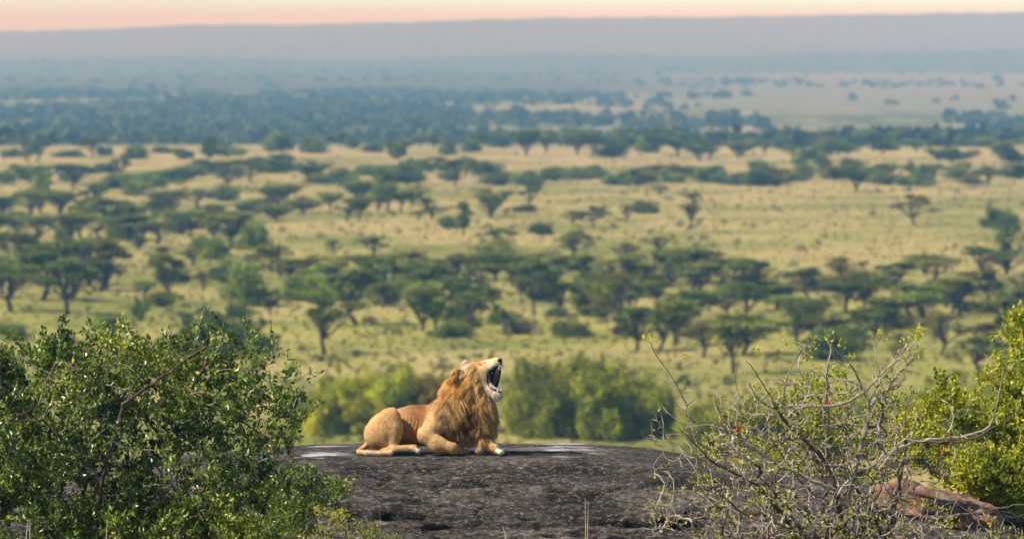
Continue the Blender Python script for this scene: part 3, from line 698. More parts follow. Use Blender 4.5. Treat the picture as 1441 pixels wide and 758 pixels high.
# low scrub dotted over the plain
def blobs(n, Yb, Xb, wid, per, size, name, mat, hr=0.8):
    Zb = height(Xb, Yb); D = rng.normal(size=(n, per, 3)); D /= np.linalg.norm(D, axis=2, keepdims=True); D[:, :, 2] = np.abs(D[:, :, 2])
    p = np.stack([Xb, Yb, Zb], -1)[:, None, :] + D * (wid[:, None, None] * .5) * np.array([1, 1, 2 * hr]) * rng.uniform(.6, 1.05, (n, per, 1))
    t = np.repeat(np.clip(rng.normal(.5, .22, n), 0, 1), per) + rng.normal(0, .12, n * per)
    V, F = quad_cards(p.reshape(-1, 3), (wid[:, None] * size * rng.uniform(.7, 1.3, (n, per))).ravel(), rng, .1)
    o = link_obj(name, mesh(name, V, [F], mat, False, {'tint': np.repeat(np.clip(t, 0, 1), 4)})); tag(o, kind='stuff'); return o
n = 2600
Yb = 440 + 1400 * rng.rand(n) ** 1.3; Xb = (rng.rand(n) * 2 - 1) * (Yb * .105 + 10)
keep = rng.rand(n) < np.clip(2.6 * fbm(np.stack([Xb / 35, Yb / 60, Xb * 0 + 4], -1), 3), .02, 1); Yb, Xb = Yb[keep], Xb[keep]; n = len(Yb)
blobs(n, Yb, Xb, rng.uniform(.4, 2.0, n) , 60, .10, 'low_scrub', M_STUFF, .6)
# far woodland in the blue basin
M_WOOD = leaf_material('far_woodland', (0.020, 0.034, 0.018), (0.105, 0.125, 0.050), use_obj=False, transl=0.1, rough=0.8, spec=0.1)
n = 22000
Yb = 2150 + 4600 * rng.rand(n) ** 0.85; Xb = (rng.rand(n) * 2 - 1) * Yb * .195
dens = 0.42 + 2.6 * fbm(np.stack([Xb / 110, Yb / 380, Xb * 0], -1), 4)
rt = np.clip((Xb / Yb + 0.02) / .06, 0, 1) * np.clip((Yb - 3500) / 700, 0, 1)
keep = (rng.rand(n) < dens * (1 - .99 * rt)) & (rng.rand(n) < np.clip((6300 - Yb) / 300, 0, 1))
Yb, Xb = Yb[keep], Xb[keep]; n = len(Yb)
blobs(n, Yb, Xb, rng.uniform(5, 13, n), 20, .24, 'far_woodland', M_WOOD, .55)
# the same savanna goes on outside the picture on both sides
n = 1500
Yb = 560 + 1500 * rng.rand(n); sd = np.where(rng.rand(n) < .5, -1, 1); Xb = sd * Yb * (.102 + .11 * rng.rand(n))
keep = rng.rand(n) < np.clip(.3 + 2.4 * fbm(np.stack([Xb / 70, Yb / 110, Xb * 0 + 4], -1), 3), .02, 1); Yb, Xb = Yb[keep], Xb[keep]; n = len(Yb)
blobs(n, Yb, Xb, rng.uniform(4, 9, n), 260, .05, 'outer_woodland', M_WOOD, .6)
# scattered bush far out on the rises
n = 2600
Yb = 6900 + 11000 * rng.rand(n); Xb = (rng.rand(n) * 2 - 1) * Yb * .11
keep = rng.rand(n) < np.clip(.35 + 1.8 * fbm(np.stack([Xb / 400, Yb / 900, Xb * 0 + 9], -1), 4), 0.02, 1); Yb, Xb = Yb[keep], Xb[keep]; n = len(Yb)
blobs(n, Yb, Xb, rng.uniform(6, 14, n), 8, .3, 'distant_bush', M_WOOD, .4)
# tree line along the far crest
n = 2200
Xb = (rng.rand(n) * 2 - 1) * 2300; Yb = 19900 + rng.rand(n) * 60
blobs(n, Yb, Xb, rng.uniform(6, 14, n), 8, .3, 'ridge_woodland', M_WOOD, .4)
# ---------------------------------------------------------------- shrubs round the rock, grown branch by branch
def in_poly(x, y, poly):
    ins = np.zeros(len(x), bool); n = len(poly)
    for i in range(n):
        x1, y1 = poly[i]; x2, y2 = poly[(i + 1) % n]
        c = ((y1 > y) != (y2 > y)) & (x < (x2 - x1) * (y - y1) / ((y2 - y1) + 1e-9) + x1); ins ^= c
    return ins
def targets_in(poly, n, d0, d1, rng, edge=0.0):
    """points inside an outline drawn on the photograph, spread over a real depth of d0..d1 metres; the depth thins towards the outline"""
    px = np.array([p[0] for p in poly]); py = np.array([p[1] for p in poly]); out = []
    while len(out) < n:
        x = rng.uniform(px.min(), px.max(), 400); y = rng.uniform(py.min(), py.max(), 400)
        k = in_poly(x, y, poly)
        for a, b_ in zip(x[k], y[k]):
            t = rng.uniform(-1, 1)
            # shrink the depth near the outline so the crown is rounded
            dist = min(math.hypot(a - qx, (b_ - qy)) for qx, qy in poly)
            w = min(1, dist / 90.0 + .25)
            d = (d0 + d1) / 2 + t * w * (d1 - d0) / 2
            out.append(P(a, b_, d))
    return np.array([list(p) for p in out[:n]])
def clustered(poly, n, d0, d1, rng, per=16, grow_px=10):
    """like targets_in, but bunched into sprays with gaps between them"""
    cen = targets_in(poly, max(6, n // per), d0, d1, rng); m = n * 2
    T = cen[rng.randint(len(cen), size=m)] + rng.normal(0, 1, (m, 3)) * rng.uniform(.04, .24, (m, 1))
    px = 720.5 + T[:, 0] / T[:, 1] * F_PX; py = 60 + (CAM_Z - T[:, 2]) / T[:, 1] * F_PX
    cx = np.mean([p[0] for p in poly]); cy = np.mean([p[1] for p in poly])
    big = [(x + grow_px * np.sign(x - cx), y + grow_px * np.sign(y - cy)) for x, y in poly]
    return T[in_poly(px, py, big)][:n]

def grow(roots, targets, rng, seg=0.16, crook=0.12, up=0.5, pre=None, r_tip=0.0035, r_max=0.05, power=0.42, jit=0.10, pre_r=0.012, thin=()):
    """connects every target to the growing skeleton; returns list of (points, radii)"""
    nodes = [np.array(r, float) for r in roots]; par = [-1] * len(nodes); paths = []; ndir = [np.array([0, 0, 1.0])] * len(nodes)
    def add_path(start, pts):
        prev = start; ids = [start]
        for p in pts:
            p = np.array(p, float); v = p - nodes[prev]; nodes.append(p); par.append(prev); ndir.append(v / (np.linalg.norm(v) + 1e-9)); prev = len(nodes) - 1; ids.append(prev)
        paths.append(ids)
    lens = []
    for pl in (pre or []):
        pl = np.array([list(p) for p in pl], float)
        A = np.array(nodes); st = int(np.argmin(np.linalg.norm(A - pl[0], axis=1)))
        pl = np.concatenate([[nodes[st]], pl]) if np.linalg.norm(pl[0] - nodes[st]) > .03 else pl
        L = np.concatenate([[0], np.cumsum(np.linalg.norm(np.diff(pl, axis=0), axis=1))]); lens.append(L[-1]); m = max(4, int(L[-1] / (seg * .6)))
        t = np.linspace(0, L[-1], m); pts = np.stack([np.interp(t, L, pl[:, k]) for k in range(3)], -1)
        for _ in range(6): pts[1:-1] = (pts[1:-1] * 2 + pts[:-2] + pts[2:]) / 4
        pts += rng.normal(0, seg * .05, pts.shape)
        add_path(st, pts[1:])
    base = np.mean(np.array(roots), axis=0)
    order = np.argsort(np.linalg.norm((targets - base), axis=1))
    cap = 90000; A = np.zeros((cap, 3)); Dn = np.zeros((cap, 3)); cnt = len(nodes); A[:cnt] = np.array(nodes); Dn[:cnt] = np.array(ndir)
    for ti in order:
        T = targets[ti]; dv = A[:cnt] - T; dist = np.sqrt((dv * dv).sum(1)); cs = -(dv * Dn[:cnt]).sum(1) / (dist + 1e-6)
        cost = dist * (1.35 - .45 * cs) + up * np.clip(dv[:, 2], 0, None) * 2
        st = int(np.argmin(cost)); s0 = nodes[st]; D = T - s0; L = np.linalg.norm(D)
        if L < 0.02: continue
        m = max(3, int(L / seg)); t = np.linspace(0, 1, m + 1)[1:, None]
        h0 = 2 * t ** 3 - 3 * t ** 2 + 1; h1 = t ** 3 - 2 * t ** 2 + t; h2 = 1 - h0; h3 = t ** 3 - t ** 2
        m0 = ndir[st] * L * .9 + rng.normal(size=3) * L * crook * 2; m1 = D * .9 + rng.normal(size=3) * L * crook * 3; m1[2] += up * L * .5
        pts = s0 * h0 + m0 * h1 + T * h2 + m1 * h3 + rng.normal(size=(m, 3)) * seg * jit * (t < .99)
        add_path(st, pts); new = len(nodes)
        if new > cap - 500: break
        A[cnt:new] = np.array(nodes[cnt:new]); Dn[cnt:new] = np.array(ndir[cnt:new]); cnt = new
    w = np.zeros(len(nodes)); kids = np.zeros(len(nodes), int)
    for i, p_ in enumerate(par):
        if p_ >= 0: kids[p_] += 1
    w[kids == 0] = 1
    for i in range(len(nodes) - 1, -1, -1):
        if par[i] >= 0: w[par[i]] += w[i]
    rad = np.clip(r_tip * np.maximum(w, 1) ** power, r_tip, r_max)
    for k in range(len(pre or [])):
        ids = paths[k]; rad[ids] = np.maximum(rad[ids], np.linspace(max(r_tip * 1.3, pre_r * (.35 if k in thin else 1) * min(1, lens[k] / 2.0)), r_tip * 1.2, len(ids)))
    NA = np.array(nodes); out = []
    for ids in paths:
        rr = rad[ids].copy(); rr[0] = min(rr[0], rr[1] * 1.25) if len(rr) > 1 else rr[0]
        rr[-1] *= .6
        out.append((NA[ids], rr))
    return out
def branch_soup(paths, rng, lo=0.0, hi=1.0, sides=5, thin_light=True):
    s = Soup()
    for pts, rr in paths:
        s.tube(pts, rr, sides if rr.max() > .012 else 4, np.clip(rng.uniform(lo, hi) * .8 + .24 - rr.max() * 13, 0, 1))
    return s
def leaves_on(paths, rng, per_tip, length, width, spread=0.10, reach=1.0, min_r=0.012, mean=.5, up=0.35, keep=1.0):
    pos, dr = [], []
    for pts, rr in paths:
        if rr.max() > min_r * 2 or rng.rand() > keep: continue
        n = rng.poisson(per_tip); t = rng.uniform(.15, 1.0, n) * (len(pts) - 1); i = np.clip(t.astype(int), 0, len(pts) - 2); f = (t - i)[:, None]
        p = pts[i] * (1 - f) + pts[i + 1] * f; ax = pts[i + 1] - pts[i]; ax /= (np.linalg.norm(ax, axis=1, keepdims=True) + 1e-9)
        q = rng.normal(size=(n, 3)); d = ax * .55 + q * .6; d[:, 2] += up
        pos.append(p + rng.normal(size=(n, 3)) * spread); dr.append(d)
    pos = np.concatenate(pos); dr = np.concatenate(dr); n = len(pos)
    V, F = leaf_cards(pos, dr, rng.uniform(.65, 1.3, n) * length, rng.uniform(.7, 1.2, n) * width, rng)
    patch = 0.80 * fbm(pos * 1.6, 3)
    t = np.clip(mean + patch + rng.normal(0, .20, n), 0, 1)
    s = Soup(); s.add(V, F, np.repeat(t, 6)); return s

M_LEAF_DARK = leaf_material('bush_leaf', (0.016, 0.038, 0.006), (0.27, 0.36, 0.035), use_obj=False, transl=0.28, rough=0.34, spec=0.6, extra=(0.74, (0.66, 0.55, 0.10)))
M_LEAF_BRIGHT = leaf_material('young_leaf', (0.11, 0.16, 0.010), (0.58, 0.57, 0.030), use_obj=False, transl=0.35, rough=0.45, spec=0.4, extra=(0.80, (0.62, 0.50, 0.05)))
M_LEAF_RED = leaf_material('withered_leaf', (0.30, 0.06, 0.02), (0.5, 0.16, 0.04), use_obj=False, transl=0.3, rough=0.5)
M_TWIG = bark_material('bush_twig', (0.075, 0.045, 0.035), (0.36, 0.30, 0.22), 9.0)
M_BARE = bark_material('bare_twig', (0.10, 0.068, 0.055), (0.50, 0.40, 0.31), 7.0)

def leafy(name, roots, outlines, rng, label, cat, branches, per_tip, leaf_len, leaf_w, mat, twig_mat=M_TWIG, mean=.5, r_max=.04, up=.35, pre=None, spread=.03, keep=1.0, crook=.12, group=None):
    T = np.concatenate([clustered(pl, n, d0, d1, rng) for (pl, n, d0, d1) in outlines])
    paths = grow(roots, T, rng, seg=.12, crook=crook, r_max=r_max, pre=pre)
    o = empty(name, roots[0]); off = np.array(roots[0])
    paths = [(p - off, r) for p, r in paths]
    branch_soup(paths, rng).build('branches', twig_mat, o)
    leaves_on(paths, rng, per_tip, leaf_len, leaf_w, spread=spread, mean=mean, up=up, keep=keep).build('foliage', mat, o)
    tag(o, label, cat, group); return o, paths
rng = np.random.RandomState(77)
def root_at(px, d, drop=0.0):
    p = P(px, 500, d); return np.array([p.x, p.y, float(height(p.x, p.y)) - .1 + drop])

left_outline = [(-150, 494), (-60, 486), (0, 504), (40, 496), (90, 484), (130, 492), (160, 482), (205, 498), (250, 504), (280, 486), (305, 482), (330, 496), (365, 508),
                (385, 528), (408, 548), (424, 572), (424, 604), (412, 634), (390, 650), (415, 690), (400, 760), (380, 860), (60, 880), (-150, 860)]
spikes = [P(x, y, 70.5) for x, y in ((88, 447), (92, 458), (120, 455), (168, 446), (172, 458), (185, 462), (298, 442), (292, 460), (348, 450), (352, 470), (60, 462), (10, 470), (210, 470), (235, 468),
                                     (240, 480), (416, 512), (408, 520), (446, 560), (325, 476), (265, 472), (145, 462), (30, 474), (440, 575), (375, 492), (275, 455), (310, 458))]
roots = [root_at(x, dd) for x, dd in ((-80, 70.5), (20, 71), (90, 70.2), (160, 71), (240, 70.6), (300, 71.2), (350, 70.4))]
reddish = [[P(125, 820, 69.6), P(140, 700, 69.4), P(152, 640, 69.3), P(166, 602, 69.2), P(172, 570, 69.4)],
           [P(150, 650, 69.3), P(110, 640, 69.3), P(60, 590, 69.4)], [P(300, 480, 69.6), P(290, 515, 69.5), P(262, 560, 69.8)],
           [P(0, 592, 69.3), P(30, 585, 69.2), P(55, 570, 69.4)], [P(80, 500, 69.5), P(140, 540, 69.4), P(200, 556, 69.5)]]
for k in range(60):                       # pale bare twigs lying over the front of the crown
    x, y = rng.uniform(0, 420), rng.uniform(480, 700); a_ = rng.uniform(-2.6, -.4) if rng.rand() < .6 else rng.uniform(-.5, .5); l_ = rng.uniform(25, 70); dd = rng.uniform(69.0, 69.4)
    reddish.append([P(x, y, dd + .3), P(x + l_ * .5 * math.cos(a_) + rng.normal(0, 9), y + l_ * .5 * math.sin(a_) + rng.normal(0, 9), dd + .1), P(x + l_ * math.cos(a_), y + l_ * math.sin(a_), dd)])
cen = targets_in(left_outline, 250, 69.3, 72.2, rng)
T = cen[rng.randint(len(cen), size=4300)] + rng.normal(0, 1, (4300, 3)) * rng.uniform(.05, .26, (4300, 1))
out2 = [(x, y + 14) for x, y in left_outline]; pxT = 720.5 + T[:, 0] / T[:, 1] * F_PX; pyT = 60 + (CAM_Z - T[:, 2]) / T[:, 1] * F_PX
T = T[in_poly(pxT, pyT, [(x, y - 16 if y < 700 else y) for x, y in left_outline])]
shoots = []
for k in range(110):                      # loose upright shoots that break the outline
    x = rng.uniform(-100, 420); yt = np.interp(x, [-100, 0, 90, 160, 230, 300, 360, 420], [484, 494, 476, 474, 494, 474, 494, 534])
    shoots.append(list(P(x + rng.normal(0, 6), yt - rng.uniform(-14, 18), rng.uniform(69.8, 71.4))))
T = np.concatenate([T, targets_in(left_outline, 700, 69.3, 72.4, rng), np.array([list(p) for p in spikes]), np.array(shoots)])
paths = grow(roots, T, rng, seg=.12, crook=.12, r_max=.045, pre=reddish, pre_r=.007)
ob = empty('leafy_bush', roots[2]); off = roots[2]; paths = [(p - off, r) for p, r in paths]
branch_soup(paths, rng).build('branches', M_TWIG, ob)
leaves_on(paths, rng, 15, .072, .034, spread=.03, mean=.42, up=.35).build('foliage', M_LEAF_DARK, ob)
tag(ob, 'large dense dark green leafy bush with bare twig tips left of the lion', 'bush')

low_outline = [(400, 668), (430, 655), (470, 665), (498, 672), (495, 690), (470, 705), (440, 720), (432, 760), (330, 780), (300, 740), (340, 690), (380, 670)]
leafy('leafy_bush', [root_at(380, 70.0), root_at(430, 69.8)], [(low_outline, 520, 68.7, 70.4)], rng,
      'lower lighter green bush reaching right across the rock from under the large one', 'bush', 0, 17, .055, .024, M_LEAF_DARK, mean=.62, r_max=.02)
sprout_outline = [(425, 745), (450, 722), (480, 720), (495, 742), (530, 746), (560, 749), (590, 768), (420, 785)]
leafy('sprout', [root_at(470, 68.0), root_at(540, 68.0)], [(sprout_outline, 120, 67.6, 68.6)], rng,
      'bright yellow-green sprouts at the foot of the rock below the lion tail', 'sprout', 0, 9, .04, .018, M_LEAF_BRIGHT, mean=.25, r_max=.01)

# ---- right: leafy bush behind the bare shrub
right_outline = [(1445, 436), (1418, 442), (1400, 470), (1385, 490), (1395, 520), (1370, 540), (1345, 545), (1325, 525), (1310, 555), (1290, 570), (1262, 590), (1255, 640), (1290, 668), (1330, 680), (1390, 705), (1441, 712),
                 (1560, 712), (1600, 560), (1560, 470), (1500, 430)]
leafy('leafy_bush', [root_at(1390, 79.0), root_at(1470, 79.5), root_at(1340, 79.2)], [(right_outline, 1750, 77.4, 80.6), ([(1350, 640), (1441, 625), (1560, 640), (1560, 722), (1441, 716), (1385, 700), (1345, 668)], 800, 76.2, 77.6)], rng,
      'bright yellow-green leafy bush rising at the right edge behind the bare thorn shrub', 'bush', 0, 14, .075, .044, M_LEAF_BRIGHT, mean=.52, r_max=.03)
mid_outline = [(1000, 600), (1030, 560), (1075, 540), (1120, 560), (1160, 500), (1185, 520), (1230, 560), (1280, 560), (1290, 640), (1240, 700), (1150, 720), (1060, 700), (1010, 650), (985, 620)]
leafy('leafy_bush', [root_at(1100, 80.5, -1.5), root_at(1200, 80.5, -1.5)], [(mid_outline, 900, 80.2, 82.5)], rng,
      'sparse yellow-green bush seen through the middle of the bare thorn shrub', 'bush', 0, 9, .060, .036, M_LEAF_BRIGHT, mean=.44, r_max=.02, keep=.75)

# ---- right: bare thorny shrub
def Zp(pts, d0, d1=None, sc=2.3102, ox=880, oy=430):
    d1 = d0 if d1 is None else d1; n = len(pts)
    return [P(ox + x / sc, oy + y / sc, d0 + (d1 - d0) * i / max(1, n - 1)) for i, (x, y) in enumerate(pts)]
pre = [
 Zp([(760, 800), (720, 760), (700, 690), (690, 600), (650, 500), (600, 450), (520, 380), (490, 330), (440, 240), (395, 180)], 72.2, 71.6),
 Zp([(690, 600), (590, 560), (500, 520), (430, 470), (330, 400), (260, 380), (190, 400)], 72.0, 71.4),
 Zp([(560, 780), (540, 720), (480, 640), (430, 580), (330, 530), (280, 510), (230, 450), (170, 395)], 72.0, 71.0),
 Zp([(840, 800), (830, 740), (790, 640), (720, 560), (700, 480), (735, 420), (700, 400), (640, 330)], 72.4, 72.0),
 Zp([(850, 780), (870, 680), (900, 540), (915, 440), (905, 340), (930, 300)], 72.3, 72.3),
 Zp([(715, 720), (730, 600), (770, 440), (800, 340), (770, 270), (740, 190), (690, 160), (640, 60)], 71.9, 71.6),
 Zp([(700, 640), (740, 560), (850, 480), (960, 435), (1080, 430), (1190, 400), (1225, 240), (1235, 130)], 72.0, 71.2),
 Zp([(960, 435), (1060, 450), (1140, 430), (1200, 395), (1290, 330)], 71.8, 71.0),
 Zp([(500, 340), (450, 325), (420, 290), (400, 250)], 71.7, 71.5),
 Zp([(480, 330), (520, 325), (590, 325), (650, 330), (720, 320), (790, 270), (850, 200), (900, 170), (960, 95)], 71.8, 71.4),
 Zp([(510, 320), (520, 240), (545, 190), (575, 140)], 71.7, 71.6),
 Zp([(640, 640), (560, 560), (500, 470), (470, 430)], 71.9, 71.7),
 Zp([(820, 300), (815, 200), (812, 100)], 72.0, 72.0),
 Zp([(815, 130), (800, 95)], 72.0), Zp([(815, 130), (835, 92)], 72.0),
 Zp([(600, 790), (500, 700), (400, 690), (320, 620), (250, 560)], 71.4, 70.8),
 Zp([(620, 800), (480, 600), (420, 540)], 71.3, 71.0),
 Zp([(900, 760), (1000, 690), (1090, 680), (1200, 660), (1310, 640)], 71.6, 70.9),
 Zp([(820, 700), (900, 620), (880, 520), (960, 480), (1010, 560), (1020, 470)], 72.2, 72.0),
 Zp([(240, 480), (190, 300), (160, 240), (110, 180), (75, 110)], 71.4, 71.2),
 Zp([(280, 510), (210, 480), (130, 420), (90, 340)], 71.2, 71.0),
 Zp([(160, 520), (120, 500), (125, 380), (110, 320)], 71.2, 71.1),
 Zp([(85, 460), (85, 370)], 71.2), Zp([(390, 290), (388, 190)], 71.3),
 Zp([(620, 560), (615, 480), (600, 420)], 72.6, 72.8),
 Zp([(660, 760), (650, 560), (660, 330), (655, 240), (665, 120)], 72.6, 72.7),
 Zp([(740, 770), (740, 560), (700, 380), (690, 300)], 72.8, 72.9),
 Zp([(830, 400), (840, 300), (880, 220), (940, 170)], 72.1, 71.9), Zp([(780, 330), (830, 240), (900, 160), (930, 110)], 72.0, 71.7),
]
bare_roots = [root_at(1120, 72.2), root_at(1185, 72), root_at(1240, 72.4)]
bp_ = [(905, 640), (925, 560), (950, 520), (985, 545), (1020, 520), (1048, 500), (1080, 520), (1110, 480), (1150, 465), (1170, 480), (1200, 520), (1230, 500), (1270, 480), (1300, 490),
       (1290, 530), (1330, 560), (1390, 560), (1410, 600), (1380, 640), (1340, 690), (1400, 740), (1360, 800), (960, 800), (920, 720), (900, 690)]
core = [(1010, 560), (1060, 540), (1130, 520), (1200, 530), (1260, 560), (1290, 620), (1280, 720), (1250, 790), (1020, 790), (980, 700), (985, 620)]
thick_top = [(1230, 570), (1225, 530), (1250, 500), (1280, 475), (1300, 480), (1290, 510), (1260, 550), (1245, 580)]
bottom = [(900, 700), (960, 680), (1100, 690), (1300, 700), (1400, 720), (1441, 735), (1441, 790), (900, 790)]
T = np.concatenate([targets_in(bp_, 560, 70.2, 73.4, rng), targets_in(core, 1500, 70.6, 73.6, rng), targets_in(thick_top, 120, 71.0, 72.4, rng), targets_in(bottom, 650, 69.8, 71.6, rng)])
paths = grow(bare_roots, T, rng, seg=.10, crook=.26, up=.15, r_tip=.0045, r_max=.055, power=.42, pre=pre, jit=.035, pre_r=.032, thin=(12, 13, 14, 19, 20, 21, 22, 23))
ob = empty('thorn_shrub', bare_roots[1]); off = bare_roots[1]; paths = [(p - off, r) for p, r in paths]
branch_soup(paths, rng, 0, 1, 6, True).build('branches', M_BARE, ob)
lv = leaves_on(paths, rng, 9, .045, .026, spread=.05, mean=.45, up=.3, keep=.13); 
s = Soup()
for (x, y, n_, dd) in ((360, 402, 16, 71.3), (655, 315, 12, 71.7), (325, 362, 6, 71.3), (1040, 470, 5, 71.6)):
    c_ = np.array(list(P(880 + x / 2.31, 430 + y / 2.31, dd))) - off
    V, F = leaf_cards(c_ + rng.normal(0, .022, (n_, 3)), rng.normal(size=(n_, 3)), np.full(n_, .06), np.full(n_, .04), rng); s.add(V, F, np.repeat(rng.rand(n_), 6))
s.build('withered_leaves', M_LEAF_RED, ob)
for (x, y, n_, dd) in ((945, 90, 40, 71.4), (965, 80, 20, 71.4), (820, 92, 14, 72.0), (78, 108, 14, 71.2), (700, 125, 8, 71.6), (205, 165, 6, 71.3), (430, 150, 10, 71.6), (665, 105, 10, 71.6), (530, 110, 8, 71.6), (735, 165, 12, 71.7)):  # dry flower tufts at the twig tips, built into the leaf mesh
    c_ = np.array(list(P(880 + x / 2.31, 430 + y / 2.31, dd))) - off
    V, F = leaf_cards(c_ + rng.normal(0, .035, (n_, 3)), rng.normal(size=(n_, 3)) + (0, 0, .6), np.full(n_, .05), np.full(n_, .03), rng); lv.add(V, F, np.repeat(np.clip(rng.normal(.8, .2, n_), 0, 1), 6))
lv.build('foliage', M_LEAF_BRIGHT, ob)
tag(ob, 'tangled bare thorn shrub with grey crooked branches and few leaves right of the lion', 'shrub')

# small tufts and dry stalks in front of the rock
s = Soup()
for (px, py, h_, dd) in ((535, 712, .40, 71.5), (824, 700, .75, 72.6), (827, 705, .7, 72.6), (516, 720, .3, 71.5), (711, 740, .25, 72), (487, 735, .5, 69), (492, 740, .45, 69), (37, 735, .4, 68.6), (42, 730, .35, 68.5), (150, 730, .4, 68.5)):
    p = P(px, py, dd); q = rng.normal(0, .03, 3)
    s.tube([(p.x + q[0], p.y, p.z - 1.2), (p.x, p.y, p.z - h_ * .4), (p.x - q[0], p.y + q[1], p.z)], [.006, .005, .003], 4, .9)
o = s.build('dry_stalks', M_BARE); tag(o, kind='stuff')
# ---------------------------------------------------------------- the lion: one continuous body from blended volumes
def _ell(p, c, r, rot=None):
    q = p - np.array(c, dtype=np.float32)
    if rot is not None: q = q @ rot
    r = np.array(r, dtype=np.float32); k0 = np.linalg.norm(q / r, axis=-1); k1 = np.linalg.norm(q / (r * r), axis=-1)
    return k0 * (k0 - 1) / np.maximum(k1, 1e-6)
def _cap(p, a, b, ra, rb):
    a = np.array(a, dtype=np.float32); b = np.array(b, dtype=np.float32); d = b - a
    h = np.clip(((p - a) @ d) / float(d @ d), 0, 1)
    return np.linalg.norm(p - a - h[..., None] * d, axis=-1) - (ra + (rb - ra) * h)
def _smin(a, b, k):
    h = np.clip(0.5 + 0.5 * (b - a) / k, 0, 1); return b * (1 - h) + a * h - k * h * (1 - h)
def _smax(a, b, k): return -_smin(-a, -b, k)
def _rotm(xdir, updir=(0, 0, 1)):
    x = np.array(xdir, float); x /= np.linalg.norm(x); u = np.array(updir, float); y = np.cross(u, x); y /= np.linalg.norm(y); z = np.cross(x, y)
    return np.stack([x, y, z], 1).astype(np.float32)

UJ = _rotm((0.80, -0.34, 0.30))        # frame of the upper head (thrown back, turned a little to the lens)
LJ = _rotm((0.62, -0.30, -0.62))       # frame of the gaping lower jaw
MOUTH_C = (0.872, -0.185, 1.022); MOUTH_R = (0.165, 0.094, 0.190)
MR = _rotm((0.93, -0.36, 0.02))
MTILT = _rotm((0.90, -0.36, -0.18), (0.20, 0, 0.97))

